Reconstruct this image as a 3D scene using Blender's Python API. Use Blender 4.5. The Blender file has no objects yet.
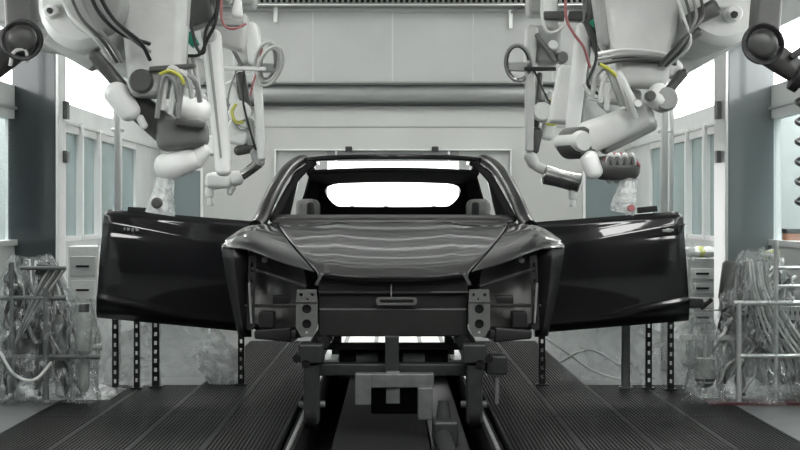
import bpy, bmesh, math, random
from mathutils import Vector, Matrix, noise
R = random.Random(7)
S = bpy.context.scene
COL = S.collection
F = 1700.0; AX = 393.0; HOR = 215.0; CAMZ = 1.2

def P(px, py, Y):
    return Vector(((px-AX)*Y/F, Y, CAMZ+(HOR-py)*Y/F))
def U(px, Y): return px*Y/F

# ------------------------------------------------------------------ materials
MATS = {}
def mat(name, col, rough=.5, metal=0, coat=0, spec=.5, noise_amt=0, noise_scale=20, bump=0, bump_scale=60, coat_rough=.05):
    m = bpy.data.materials.new(name); m.use_nodes = True
    nt = m.node_tree; b = nt.nodes['Principled BSDF']
    b.inputs['Base Color'].default_value = (*col, 1)
    b.inputs['Roughness'].default_value = rough
    b.inputs['Metallic'].default_value = metal
    b.inputs['Coat Weight'].default_value = coat
    b.inputs['Coat Roughness'].default_value = coat_rough
    b.inputs['Specular IOR Level'].default_value = spec
    tc = nt.nodes.new('ShaderNodeTexCoord')
    if noise_amt:
        n = nt.nodes.new('ShaderNodeTexNoise'); n.inputs['Scale'].default_value = noise_scale; n.inputs['Detail'].default_value = 5
        nt.links.new(tc.outputs['Object'], n.inputs['Vector'])
        r = nt.nodes.new('ShaderNodeMapRange')
        r.inputs['To Min'].default_value = 1-noise_amt; r.inputs['To Max'].default_value = 1+noise_amt
        r.inputs['From Min'].default_value = .3; r.inputs['From Max'].default_value = .7
        nt.links.new(n.outputs['Fac'], r.inputs['Value'])
        mx = nt.nodes.new('ShaderNodeVectorMath'); mx.operation = 'SCALE'
        mx.inputs[0].default_value = col
        nt.links.new(r.outputs[0], mx.inputs['Scale'])
        nt.links.new(mx.outputs[0], b.inputs['Base Color'])
    if bump:
        n = nt.nodes.new('ShaderNodeTexNoise'); n.inputs['Scale'].default_value = bump_scale; n.inputs['Detail'].default_value = 4
        nt.links.new(tc.outputs['Object'], n.inputs['Vector'])
        bp = nt.nodes.new('ShaderNodeBump'); bp.inputs['Strength'].default_value = bump; bp.inputs['Distance'].default_value = .02
        nt.links.new(n.outputs['Fac'], bp.inputs['Height']); nt.links.new(bp.outputs[0], b.inputs['Normal'])
    MATS[name] = m
    return m
def emit(name, col, s):
    m = bpy.data.materials.new(name); m.use_nodes = True
    nt = m.node_tree; b = nt.nodes['Principled BSDF']
    b.inputs['Base Color'].default_value = (*col, 1)
    b.inputs['Emission Color'].default_value = (*col, 1)
    b.inputs['Emission Strength'].default_value = s
    return m
def sheet(name, col, op=.45, gloss=.3, rough=.15, sc=9, bump=.6):
    """creased clear plastic film"""
    m = bpy.data.materials.new(name); m.use_nodes = True
    nt = m.node_tree; nt.nodes.clear()
    out = nt.nodes.new('ShaderNodeOutputMaterial')
    tr = nt.nodes.new('ShaderNodeBsdfTransparent'); tr.inputs[0].default_value = (.93, .95, .95, 1)
    df = nt.nodes.new('ShaderNodeBsdfDiffuse'); df.inputs[0].default_value = (*col, 1)
    tl = nt.nodes.new('ShaderNodeBsdfTranslucent'); tl.inputs[0].default_value = (*col, 1)
    gl = nt.nodes.new('ShaderNodeBsdfGlossy'); gl.inputs['Roughness'].default_value = rough
    tc = nt.nodes.new('ShaderNodeTexCoord')
    n = nt.nodes.new('ShaderNodeTexNoise'); n.inputs['Scale'].default_value = sc; n.inputs['Detail'].default_value = 6; n.inputs['Distortion'].default_value = 1.5
    nt.links.new(tc.outputs['Object'], n.inputs['Vector'])
    bp = nt.nodes.new('ShaderNodeBump'); bp.inputs['Strength'].default_value = bump; bp.inputs['Distance'].default_value = .05
    nt.links.new(n.outputs['Fac'], bp.inputs['Height'])
    for q in (df, gl, tl): nt.links.new(bp.outputs[0], q.inputs['Normal'])
    a = nt.nodes.new('ShaderNodeMixShader'); a.inputs[0].default_value = .5
    nt.links.new(df.outputs[0], a.inputs[1]); nt.links.new(tl.outputs[0], a.inputs[2])
    g = nt.nodes.new('ShaderNodeMixShader'); g.inputs[0].default_value = gloss
    nt.links.new(a.outputs[0], g.inputs[1]); nt.links.new(gl.outputs[0], g.inputs[2])
    mp = nt.nodes.new('ShaderNodeMapRange'); mp.inputs['From Min'].default_value = .35; mp.inputs['From Max'].default_value = .65
    mp.inputs['To Min'].default_value = max(0, op-.25); mp.inputs['To Max'].default_value = min(1, op+.25)
    nt.links.new(n.outputs['Fac'], mp.inputs['Value'])
    f = nt.nodes.new('ShaderNodeMixShader')
    nt.links.new(mp.outputs[0], f.inputs[0]); nt.links.new(tr.outputs[0], f.inputs[1]); nt.links.new(g.outputs[0], f.inputs[2])
    nt.links.new(f.outputs[0], out.inputs[0])
    return m
def glass(name, tint, gloss=.12, body=.35, bcol=(.2,.3,.3)):
    m = bpy.data.materials.new(name); m.use_nodes = True
    nt = m.node_tree; nt.nodes.clear()
    out = nt.nodes.new('ShaderNodeOutputMaterial')
    tr = nt.nodes.new('ShaderNodeBsdfTransparent'); tr.inputs[0].default_value = (*tint, 1)
    df = nt.nodes.new('ShaderNodeBsdfDiffuse'); df.inputs[0].default_value = (*bcol, 1)
    gl = nt.nodes.new('ShaderNodeBsdfGlossy'); gl.inputs['Roughness'].default_value = .03
    a = nt.nodes.new('ShaderNodeMixShader'); a.inputs[0].default_value = body
    nt.links.new(tr.outputs[0], a.inputs[1]); nt.links.new(df.outputs[0], a.inputs[2])
    f = nt.nodes.new('ShaderNodeMixShader'); f.inputs[0].default_value = gloss
    nt.links.new(a.outputs[0], f.inputs[1]); nt.links.new(gl.outputs[0], f.inputs[2])
    nt.links.new(f.outputs[0], out.inputs[0])
    return m

m_wall   = mat('booth_wall_panel', (.42,.43,.42), .5, 0, noise_amt=.06, noise_scale=1.3)
m_wall2  = mat('booth_wall_lower', (.47,.48,.46), .5, 0, noise_amt=.05, noise_scale=1.1)
m_seam   = mat('wall_seam', (.55,.56,.55), .5)
m_duct   = mat('duct_steel', (.26,.27,.265), .42, .3, noise_amt=.06, noise_scale=1.5)
m_ceil   = mat('ceiling_panel', (.5,.5,.5), .7)
m_side   = mat('side_wall_white', (.62,.64,.63), .5, noise_amt=.05, noise_scale=3)
m_frame  = mat('white_frame', (.75,.76,.75), .35)
m_trim   = mat('bright_steel_trim', (.62,.63,.62), .28, .6)
m_slate  = mat('slate_glass_panel', (.034,.042,.044), .14, 0, coat=.4, noise_amt=.06, noise_scale=2)
m_slate2 = mat('pale_slate_panel', (.15,.175,.175), .12, 0, coat=.5, noise_amt=.06, noise_scale=2)
m_pit    = mat('pit_concrete', (.02,.02,.021), .7, noise_amt=.3, noise_scale=4)
m_conc   = mat('grey_floor_coating', (.13,.135,.135), .4, noise_amt=.15, noise_scale=5)
m_grate  = mat('grating_steel', (.0045,.005,.005), .40, .2, spec=.5, coat=.1, noise_amt=.25, noise_scale=6)
m_gseam  = mat('grating_edge_steel', (.035,.038,.038), .45, .5)
m_dark   = mat('dark_machine_steel', (.03,.031,.032), .45, .4, noise_amt=.2, noise_scale=15)
m_dark2  = mat('matte_black_plate', (.006,.006,.0065), .7, spec=.2, noise_amt=.2, noise_scale=10)
m_carr   = mat('carrier_grey_steel', (.13,.138,.135), .45, .35, noise_amt=.15, noise_scale=14)
m_door   = mat('door_gloss_black', (.003,.003,.004), .3, 0, spec=.2, coat=.9, coat_rough=.04)
m_pillar = mat('pillar_black_paint', (.006,.006,.006), .35, 0, spec=.2, coat=.25, coat_rough=.15)
m_primer = mat('pale_primer_grey', (.30,.30,.29), .5, noise_amt=.25, noise_scale=14)
m_rail   = mat('worn_rail_steel', (.55,.56,.55), .3, .8, noise_amt=.2, noise_scale=20)
m_black  = mat('black_gloss_paint', (.0035,.0035,.0045), .3, 0, spec=.2, coat=1, coat_rough=.05)
m_hood   = mat('hood_black_paint', (.010,.010,.010), .3, 0, spec=.3, coat=.85, coat_rough=.05)
m_wheel  = mat('wheelhouse_lit_primer', (.075,.075,.072), .4, .1, coat=.3, noise_amt=.25, noise_scale=7, coat_rough=.25)  # body grey made paler here, the light on the panel is in the colour
m_inner  = mat('matte_inner_lining', (.018,.018,.018), .95, 0, spec=.05)
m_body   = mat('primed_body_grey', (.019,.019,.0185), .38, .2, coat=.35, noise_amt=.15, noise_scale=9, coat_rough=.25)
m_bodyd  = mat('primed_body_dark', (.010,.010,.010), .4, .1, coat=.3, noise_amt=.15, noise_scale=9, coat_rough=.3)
m_crash  = mat('crash_plate_grey', (.12,.124,.12), .42, .2, noise_amt=.1, noise_scale=30)
m_hole   = mat('dark_hole', (.004,.004,.004), .8)
m_rob    = mat('robot_pale_cover', (.60,.61,.59), .45, noise_amt=.07, noise_scale=5, bump=.25, bump_scale=7)
m_rob2   = mat('robot_grey_cover', (.36,.37,.355), .5, noise_amt=.1, noise_scale=6, bump=.3, bump_scale=8)
m_robm   = mat('robot_mid_grey_cover', (.17,.175,.168), .5, noise_amt=.15, noise_scale=6, bump=.3, bump_scale=8)
m_robw   = mat('robot_white_cover', (.86,.87,.85), .4, noise_amt=.04, noise_scale=6, bump=.25, bump_scale=12)
m_robd   = mat('robot_dark_arm', (.085,.087,.083), .38, .2, noise_amt=.15, noise_scale=8)
m_chrome = mat('wrist_metal', (.42,.42,.41), .2, .9, noise_amt=.3, noise_scale=14)
m_rubber = mat('black_rubber', (.014,.014,.015), .45)
m_hosew  = mat('clear_white_hose', (.62,.63,.61), .28, coat=.5)
m_hoseg  = mat('grey_hose', (.26,.265,.26), .35, coat=.3)
m_yel    = mat('yellow_hose', (.55,.55,.09), .45)
m_red    = mat('faded_red_cable', (.40,.14,.14), .45)
m_redfl  = mat('dull_red_strip', (.09,.022,.028), .5, noise_amt=.2, noise_scale=9)
m_green  = mat('teal_green_block', (.03,.30,.20), .4)
m_bag    = mat('cabinet_pale', (.5,.51,.5), .5, noise_amt=.2, noise_scale=8)
m_orange = mat('rust_orange_box', (.38,.16,.09), .6)
m_lime   = mat('lime_fabric', (.52,.56,.18), .6, noise_amt=.3, noise_scale=12)
m_film   = sheet('creased_clear_film', (.66,.68,.67), .27, .35, .2, 7)
m_film2  = sheet('hanging_film', (.62,.64,.63), .42, .2, .42, 4)
m_filmd  = sheet('thin_hanging_film', (.5,.52,.51), .18, .2, .42, 4)
m_bagw   = sheet('milky_bag', (.85,.87,.86), .62, .3, .15, 10)
m_teal   = glass('teal_window_glass', (.72,.79,.79), .14, .5, (.34,.40,.40))
m_clear  = glass('clear_window_glass', (.92,.96,.96), .10, .12, (.6,.65,.65))
e_lamp   = emit('lamp_diffuser', (1,1,.98), 18)
e_lamp2  = emit('dimmed_lamp_diffuser', (1,1,.98), 10)
e_pane   = emit('bright_skylight_pane', (1,1,1), 4.5)
e_tun    = emit('lit_tunnel_glow', (1,1,1), 2.6)

# ------------------------------------------------------------------ object helpers
def thing(name, label, cat, loc=(0,0,0), group=None):
    o = bpy.data.objects.new(name, None); COL.objects.link(o)
    o.location = loc; o.empty_display_size = .1
    o['label'] = label; o['category'] = cat
    if group: o['group'] = group
    return o
def tag(o, label, cat, group=None, kind=None):
    o['label'] = label; o['category'] = cat
    if group: o['group'] = group
    if kind: o['kind'] = kind
    return o
def root_loc(p):
    v = Vector((0,0,0))
    while p is not None: v += p.location; p = p.parent
    return v

class MB:
    def __init__(s): s.v = []; s.f = []
    def add(s, vs, fs):
        n = len(s.v); s.v += [Vector(q) for q in vs]; s.f += [tuple(i+n for i in f) for f in fs]; return s
    def box(s, x0, x1, y0, y1, z0, z1):
        return s.add([(x0,y0,z0),(x1,y0,z0),(x1,y1,z0),(x0,y1,z0),(x0,y0,z1),(x1,y0,z1),(x1,y1,z1),(x0,y1,z1)],
              [(0,3,2,1),(4,5,6,7),(0,1,5,4),(1,2,6,5),(2,3,7,6),(3,0,4,7)])
    def bar(s, p0, p1, w0, w1, d0, d1=None, up=Vector((0,1,0))):
        """tapered box from p0 to p1: w across the axis, d along 'up'"""
        if d1 is None: d1 = d0
        p0 = Vector(p0); p1 = Vector(p1); a = (p1-p0).normalized()
        sd = a.cross(up)
        if sd.length < 1e-4: sd = a.cross(Vector((1,0,0)))
        sd.normalize(); u = sd.cross(a).normalized()
        vs = []
        for p, w, d in ((p0,w0,d0),(p1,w1,d1)):
            for i, j in ((-1,-1),(1,-1),(1,1),(-1,1)): vs.append(p+sd*(w/2*i)+u*(d/2*j))
        return s.add(vs, [(0,1,2,3),(7,6,5,4),(0,4,5,1),(1,5,6,2),(2,6,7,3),(3,7,4,0)])
    def lathe(s, p0, p1, prof, seg=20):
        """prof: list of (t along axis 0..1, radius)"""
        p0 = Vector(p0); p1 = Vector(p1); a = p1-p0
        an = a.normalized(); h = Vector((0,0,1)) if abs(an.z) < .9 else Vector((1,0,0))
        e1 = an.cross(h).normalized(); e2 = an.cross(e1)
        vs = []; fs = []
        for t, r in prof:
            c = p0+a*t
            for k in range(seg):
                q = 2*math.pi*k/seg
                vs.append(c+(e1*math.cos(q)+e2*math.sin(q))*max(r,1e-4))
        n = len(prof)
        for i in range(n-1):
            for k in range(seg):
                k2 = (k+1) % seg
                fs.append((i*seg+k, i*seg+k2, (i+1)*seg+k2, (i+1)*seg+k))
        fs.append(tuple(range(seg-1,-1,-1))); fs.append(tuple((n-1)*seg+k for k in range(seg)))
        return s.add(vs, fs)
    def cyl(s, p0, p1, r0, r1=None, seg=20, ch=.0):
        if r1 is None: r1 = r0
        if ch: return s.lathe(p0, p1, [(0,r0*(1-ch)),(ch*.4,r0),(1-ch*.4,r1),(1,r1*(1-ch))], seg)
        return s.lathe(p0, p1, [(0,r0),(1,r1)], seg)
    def capsule(s, p0, p1, r0, r1, seg=18):
        L = (Vector(p1)-Vector(p0)).length+1e-6; pr = []
        for k in range(6):
            q = math.pi/2*k/5; pr.append((-math.cos(q)*r0/L*.8, math.sin(q)*r0))
        for k in range(6):
            q = math.pi/2*k/5; pr.append((1+math.sin(q)*r1/L*.8, math.cos(q)*r1))
        return s.lathe(p0, p1, pr, seg)
    def tube(s, pts, r, seg=8, closed=False):
        pts = [Vector(p) for p in pts]; n = len(pts); vs = []; fs = []
        prev = None
        for i, p in enumerate(pts):
            if closed: t = pts[(i+1) % n]-pts[i-1]
            else: t = pts[min(i+1,n-1)]-pts[max(i-1,0)]
            if t.length < 1e-7: t = Vector((0,0,1))
            t.normalize()
            if prev is None:
                h = Vector((0,0,1)) if abs(t.z) < .9 else Vector((1,0,0)); e = t.cross(h)
            else: e = prev-t*prev.dot(t)
            e.normalize(); prev = e; g = t.cross(e)
            rr = r[i] if isinstance(r, (list,tuple)) else r
            for k in range(seg):
                q = 2*math.pi*k/seg; vs.append(p+(e*math.cos(q)+g*math.sin(q))*rr)
        for i in range(n if closed else n-1):
            j = (i+1) % n
            for k in range(seg):
                k2 = (k+1) % seg; fs.append((i*seg+k, i*seg+k2, j*seg+k2, j*seg+k))
        if not closed:
            fs.append(tuple(range(seg-1,-1,-1))); fs.append(tuple((n-1)*seg+k for k in range(seg)))
        return s.add(vs, fs)
    def grid(s, rows):
        n = len(rows); m = len(rows[0]); vs = [p for r in rows for p in r]
        fs = [(i*m+j, i*m+j+1, (i+1)*m+j+1, (i+1)*m+j) for i in range(n-1) for j in range(m-1)]
        return s.add(vs, fs)
    def mirrored(s):
        o = MB(); o.v = [Vector((-v.x, v.y, v.z)) for v in s.v]; o.f = [tuple(reversed(f)) for f in s.f]; return o
    def build(s, name, m, parent=None, smooth=None, bevel=0, bseg=2, solid=0, sub=0, label=None, weld=False, kind=None):
        off = root_loc(parent)
        me = bpy.data.meshes.new(name)
        me.from_pydata([v-off for v in s.v], [], s.f)
        bm = bmesh.new(); bm.from_mesh(me)
        if weld: bmesh.ops.remove_doubles(bm, verts=bm.verts, dist=1e-4)
        bmesh.ops.recalc_face_normals(bm, faces=bm.faces)
        ang = math.radians(40 if smooth is None else smooth)
        for f in bm.faces: f.smooth = smooth != 0
        for e in bm.edges:
            if len(e.link_faces) == 2 and e.calc_face_angle(0) > ang: e.smooth = False
        bm.to_mesh(me); bm.free()
        me.materials.append(m)
        o = bpy.data.objects.new(name, me); COL.objects.link(o)
        if parent is not None: o.parent = parent
        if solid:
            q = o.modifiers.new('thick', 'SOLIDIFY'); q.thickness = solid; q.offset = 0
        if bevel:
            q = o.modifiers.new('bevel', 'BEVEL'); q.width = bevel; q.segments = bseg; q.limit_method = 'ANGLE'; q.angle_limit = math.radians(35)
            q.harden_normals = False
            for f in me.polygons: f.use_smooth = True
            w = o.modifiers.new('wn', 'WEIGHTED_NORMAL')
        if sub:
            q = o.modifiers.new('sub', 'SUBSURF'); q.levels = sub; q.render_levels = sub
        if label: o['label'] = label
        if kind: o['kind'] = kind
        return o

def catmull(pts, n, closed=False):
    pts = [Vector(p) for p in pts]; out = []; m = len(pts)
    segs = m if closed else m-1
    for i in range(segs):
        if closed: a, b, c, d = pts[i-1], pts[i], pts[(i+1) % m], pts[(i+2) % m]
        else:
            b, c = pts[i], pts[i+1]
            a = pts[i-1] if i > 0 else b*2-c
            d = pts[i+2] if i+2 < m else c*2-b
        for k in range(n):
            t = k/n
            out.append(.5*((2*b)+(c-a)*t+(2*a-5*b+4*c-d)*t*t+(3*b-a-3*c+d)*t**3))
    if not closed: out.append(pts[-1].copy())
    return out
def surf(cols, nu, nv):
    """smooth grid through columns of control points"""
    C1 = [catmull(c, nv) for c in cols]
    rows = []
    for j in range(len(C1[0])): rows.append(catmull([c[j] for c in C1], nu))
    return rows
def circ(cx, cy, r, n=16):
    return [(cx+r*math.cos(2*math.pi*k/n), cy+r*math.sin(2*math.pi*k/n)) for k in range(n)]
def rrect(x0, x1, y0, y1, r, n=5):
    out = []
    for cx, cy, a in ((x1-r,y1-r,0),(x0+r,y1-r,90),(x0+r,y0+r,180),(x1-r,y0+r,270)):
        for k in range(n+1):
            q = math.radians(a+90*k/n); out.append((cx+r*math.cos(q), cy+r*math.sin(q)))
    return out
def plate(loops, thick, fn):
    """extruded flat shape with holes; loops[0] outline, rest holes; fn(x,y,d)->world point, d in 0..thick"""
    cu = bpy.data.curves.new('tmp', 'CURVE'); cu.dimensions = '2D'; cu.fill_mode = 'BOTH'; cu.extrude = thick/2
    for L in loops:
        sp = cu.splines.new('POLY'); sp.points.add(len(L)-1); sp.use_cyclic_u = True
        for p, q in zip(sp.points, L): p.co = (q[0], q[1], 0, 1)
    o = bpy.data.objects.new('tmp', cu); COL.objects.link(o)
    me = bpy.data.meshes.new_from_object(o)
    mb = MB(); mb.add([fn(v.co.x, v.co.y, v.co.z+thick/2) for v in me.vertices], [tuple(p.vertices) for p in me.polygons])
    bpy.data.objects.remove(o); bpy.data.curves.remove(cu); bpy.data.meshes.remove(me)
    return mb
def struct(name, mb, m, parent=None, **k):
    o = mb.build(name, m, parent, **k)
    if parent is None: o['kind'] = 'structure'
    return o

# ------------------------------------------------------------------ the booth
BW = 20.0; SW = 2.75
fl = struct('floor', MB().box(-4.6,4.6,-3,BW+1,-.42,-.36), m_pit)
XF = 2.15   # grating reaches out to here
# bar grating panels laid left and right of the conveyor channel
def grating(x0, x1, y0, y1):
    mb = MB(); x = x0+.010
    while x < x1-.014:
        mb.box(x, x+.007, y0+.02, y1-.02, -.035, 0); x += .022
    y = y0+.02
    while y < y1-.02:
        mb.box(x0+.01, x1-.01, y, y+.006, -.012, .0005); y += .036
    mb.build('grating_panel', m_grate, fl, smooth=0)
    e = MB()
    e.box(x0+.001,x0+.005,y0,y1,-.04,.001); e.box(x1-.005,x1-.001,y0,y1,-.04,.001)
    e.box(x0,x1,y0+.002,y0+.008,-.04,.001); e.box(x0,x1,y1-.008,y1-.002,-.04,.001)
    e.build('grating_edge', m_gseam, fl, smooth=0)
ys = [6.5, 8.0, 10.15, 12.0, 14.0, 16.2]
for i in range(len(ys)-1):
    for s in (-1, 1):
        for a, b in ((.60,.98),(.98,1.36),(1.36,1.76),(1.76,2.16)):
            if a > 1.3 and ys[i] >= 12: continue
            x0, x1 = (s*a, s*b) if s > 0 else (s*b, s*a)
            grating(x0, x1, ys[i], ys[i+1])
struct('floor', MB().box(-4.6,-2.16,-3,BW+1,-.36,-.004), m_conc)
struct('floor', MB().box(2.16,4.6,-3,BW+1,-.36,-.004), m_conc)
struct('floor', MB().box(-2.16,2.16,16.2,BW+1,-.36,-.004), m_conc)
for s in (-1,1): struct('floor', MB().box(*sorted((s*1.36,s*2.16)),12.0,16.2,-.36,-.004), m_conc)
struct('floor', MB().box(-2.16,2.16,-3,6.5,-.36,-.004), m_dark2)

# back wall, with a lit exit tunnel behind the car
E0, E1, ET = P(276,0,BW).x, P(510,0,BW).x, P(0,150.5,BW).z
wt = P(0,84,BW).z; wb = P(0,105,BW).z
wl = MB()
wl.box(-4.4, E0, BW, BW+.12, -.02, wb).box(E1, 4.4, BW, BW+.12, -.02, wb).box(E0, E1, BW, BW+.12, ET, wb)
struct('wall_back', wl, m_wall2)
struct('wall_back', MB().box(-4.4,4.4,BW-.04,BW+.12,wt-.01,4.75).box(-4.4,4.4,BW+.02,BW+.12,wb-.05,wt), m_wall)
dp = []
for k in range(13):
    a = math.pi*k/12; dp.append((BW+.02-.09*math.sin(a), (wt+wb)/2+(wt-wb)/2*math.cos(a)))
d = MB(); d.add([(x,y,z) for x in (-3.2,3.2) for y,z in dp], [(k,k+1,k+14,k+13) for k in range(12)])
struct('trim_1', d, m_duct, smooth=60)
struct('trim_2', MB().box(-3.2,3.2,BW-.09,BW,wb-.016,wb-.002), m_dark)
struct('trim_3', MB().box(-3.2,3.2,BW-.13,BW-.03,wt,wt+.02), m_duct)
sm = MB()
for px in (155,234,313,392.5,473,552,630):
    x = P(px,0,BW).x; sm.box(x-.007,x+.007,BW-.048,BW-.03,wt+.03,P(0,9,BW).z)
sm.build('panel_seam', m_seam)['kind'] = 'structure'
bpy.data.objects['panel_seam'].name = 'trim_4'
z = P(0,127,BW).z
struct('trim_5', MB().box(-3.2,3.2,BW-.008,BW,z-.006,z+.004), m_duct)
z = P(0,12,BW).z
struct('trim_6', MB().box(-3.2,3.2,BW-.08,BW-.04,z,z+.035).box(-.1,1.2,BW-.085,BW-.04,z-.01,z+.003), m_wall)
# perforated extraction strip under the ceiling
mb = MB(); z0 = P(0,7.5,BW).z; z1 = z0+.42
ps = MB()
n = 96
for i in range(n+1):
    x = -3.1+6.2*i/n
    ps.box(x-.014,x+.014,BW-.34,BW-.31,z0,z1)
for k in range(8): ps.box(-3.15,3.15,BW-.345,BW-.315,z0+k*.055,z0+k*.055+.016)
struct('trim_7', ps, m_carr)
struct('trim_8', MB().box(-3.2,3.2,BW-.34,BW-.04,z0-.012,z0+.004), m_trim)
struct('trim_9', MB().box(-3.2,3.2,BW-.28,BW-.06,z0+.01,z1), m_dark2)
struct('ceiling', MB().box(-4.6,4.6,-3,BW+.2,4.72,4.85), m_ceil)
# exit doorway frame
fr = MB(); t = .017
for x0_, x1_, za, zb in ((E0,E1,ET,ET+t),(E0-t,E0,0,ET+t),(E1,E1+t,0,ET+t)):
    fr.box(x0_,x1_,BW-.05,BW-.005,za,zb)
dr = struct('door_1', fr, m_frame)
zt = P(0,161,BW).z
g = MB().box(E0,E1,BW+.03,BW+.05,0,ET)
x_a, x_b = P(327,0,BW).x, P(459,0,BW).x
MB().box(E0,x_a,BW+.02,BW+.05,0,ET).build('grey_leaf', m_wall, dr)
MB().box(x_b,E1,BW+.02,BW+.05,0,ET).build('grey_leaf', m_wall, dr)
MB().box(x_a,x_b,BW+.02,BW+.05,zt,ET).build('transom', m_duct, dr)
mb = MB()
for px in (336,449): x = P(px,0,BW).x; mb.box(x-.012,x+.012,BW-.02,BW+.02,zt,ET)
mb.build('mullion', m_frame, dr)
for px in (349,435):
    x = P(px,0,BW).x
    MB().box(x-.04,x+.04,BW-.09,BW-.05,ET-.02,ET+.045).build('hinge', m_dark, dr, bevel=.008)
lp = MB().box(x_a,x_b,BW+.10,BW+.12,0,zt).build('lit_panel', e_tun, dr, label='glowing white tunnel light seen through the car')
# small wall brackets
for px, py in ((276,12),(510,18)):
    a = P(px,py,BW)
    t_ = thing('wall_bracket', 'small pale L-shaped bracket high on the back wall, %s end' % ('left' if px < 300 else 'right'), 'bracket', (a.x,BW-.05,a.z))
    s = 1 if px < 300 else -1
    MB().bar((a.x-.16*s,BW-.09,a.z+.10),(a.x,BW-.09,a.z+.05),.03,.03,.08).build('arm', m_duct, t_, bevel=.005)
    MB().cyl((a.x,BW-.1,a.z+.08),(a.x,BW-.1,a.z-.13),.028,.022,12).build('nozzle', m_robw, t_)

# side walls: white posts, teal glass, a bright clerestory light
for s, sd in ((-1,'left'),(1,'right')):
    X = s*SW
    def pan(y0,y1,z0,z1,d0=0.0,d1=.1):
        xs = sorted((X+s*d0, X+s*d1)); return (xs[0],xs[1],y0,y1,z0,z1)
    w = MB().box(*pan(6,BW,-.02,.98)); w.box(*pan(6,BW,1.98,2.14)); w.box(*pan(6,BW,2.54,4.75)); w.box(*pan(18.2,BW,.98,1.98)); w.box(*pan(16.65,BW,2.14,2.54))
    struct('wall_'+sd, w, m_side)
    MB().box(*pan(6,BW,1.965,1.985,-.02,.0)).build('ledge', m_trim, bpy.data.objects['wall_'+sd])
    n = 1
    yy = [6.0, 7.6, 9.2, 10.8, 12.4, 14.0, 14.9, 15.8, 17.0, 18.2]
    for i in range(len(yy)-1):
        wn = struct('window_%d' % (i+1+(10 if s > 0 else 0)), MB().box(*pan(yy[i],yy[i]+.07,.98,2.0,-.03,.08)).box(*pan(yy[i],yy[i+1],.98,1.02,-.02,.08)).box(*pan(yy[i]+.07,yy[i+1],1.9,1.98,0,.08)), m_frame)
        MB().box(*pan(yy[i]+.075,yy[i+1]-.005,1.02,1.9,.03,.045)).build('pane', m_clear if yy[i+1] <= 12.4 else m_teal, wn)
    # clerestory light boxes
    for i, (a, b) in enumerate(((7.2,9.2),(9.3,11.3),(11.4,13.4),(13.5,16.6))):
        o = struct('window_%d' % (30+i+(5 if s > 0 else 0)), MB().box(*pan(a-.05,a,2.14,2.54,-.02,.08)).box(*pan(b,b+.05,2.14,2.54,-.02,.08)), m_frame)
        MB().box(*pan(a,b,2.15,2.53,.02,.04)).build('lit_pane', e_pane, o)
    struct('wall_outer_'+sd, MB().box(*pan(6,BW,-.02,4.75,1.5,1.6)), m_side)
    w = MB()
    struct('wall_near_'+sd, w.box(*pan(-3,6,-.02,4.75,1.3,1.4)), m_dark)
# added fill lights stand behind the glass
# teal glazed doors in the back corners
for s in (-1, 1):
    x0, x1 = sorted((s*P(393+192,0,BW).x, s*P(393+232,0,BW).x))
    o = struct('door_%d' % (2 if s < 0 else 3), MB().box(x0-.03,x0,BW-.06,BW-.002,0,1.78).box(x1,x1+.03,BW-.06,BW-.002,0,1.78).box(x0,x1,BW-.06,BW-.002,1.72,1.78), m_frame)
    MB().box(x0,x1,BW-.035,BW-.01,0,1.72).build('glass_leaf', mat('teal_door_glass%d'%s, (.20,.245,.25), .15, coat=.5), o)
# slender round posts in front of the side walls
def post(px, py0, Y, r, lab, knobs=()):
    a = P(px, 0, Y)
    t_ = thing('round_post', lab, 'post', (a.x, Y, 0))
    MB().cyl((a.x,Y,0),(a.x,Y,4.72),r,seg=14).build('pole', m_trim, t_)
    for py in knobs:
        z = P(0,py,Y).z
        MB().cyl((a.x-.05,Y,z),(a.x+.05,Y,z),.016,seg=10).build('clamp', m_robw, t_)
post(118, 0, 13.2, .028, 'slim white steel post beside the left glazed wall', (130,))
post(664, 0, 13.2, .030, 'slim white steel post left of the bright window on the right wall', (131,))
post(671, 0, 13.9, .022, 'thinner post standing just behind the slim right-hand post')
# broad slate columns
for s, m_, lb in ((-1, m_slate, 'broad dark slate column left of the car, behind the hose stand'),(1, m_slate2, 'broad grey-green glossy column right of the car, behind the hose stand')):
    x0, x1 = (P(57,0,12.4).x, P(9,0,12.4).x) if s < 0 else (P(727,0,12.4).x, P(773,0,12.4).x)
    dp_ = .26 if s < 0 else .42
    a, b = sorted((x0,x1))
    t_ = thing('wall_column', lb, 'column', ((a+b)/2,12.4,0))
    MB().box(a,b,12.36,12.36+dp_,0,4.72).build('shaft', m_, t_, bevel=.01)
    xi = x0
    q0, q1 = sorted((xi-s*.022, xi))
    MB().box(q0,q1,12.35,12.37+dp_,0,4.72).build('edge_trim', m_robw if s<0 else m_trim, t_, bevel=.004, label='bright metal edge strip')
    q2, q3 = sorted((xi-s*.055, xi-s*.02))
    MB().box(q2,q3,12.5,12.6,P(0,162,12.4).z,P(0,150,12.4).z).build('latch', m_carr, t_, bevel=.004)
    MB().box(q2,q3,12.5,12.6,P(0,118,12.4).z,P(0,100,12.4).z).build('latch', m_carr, t_, bevel=.004)

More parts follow.
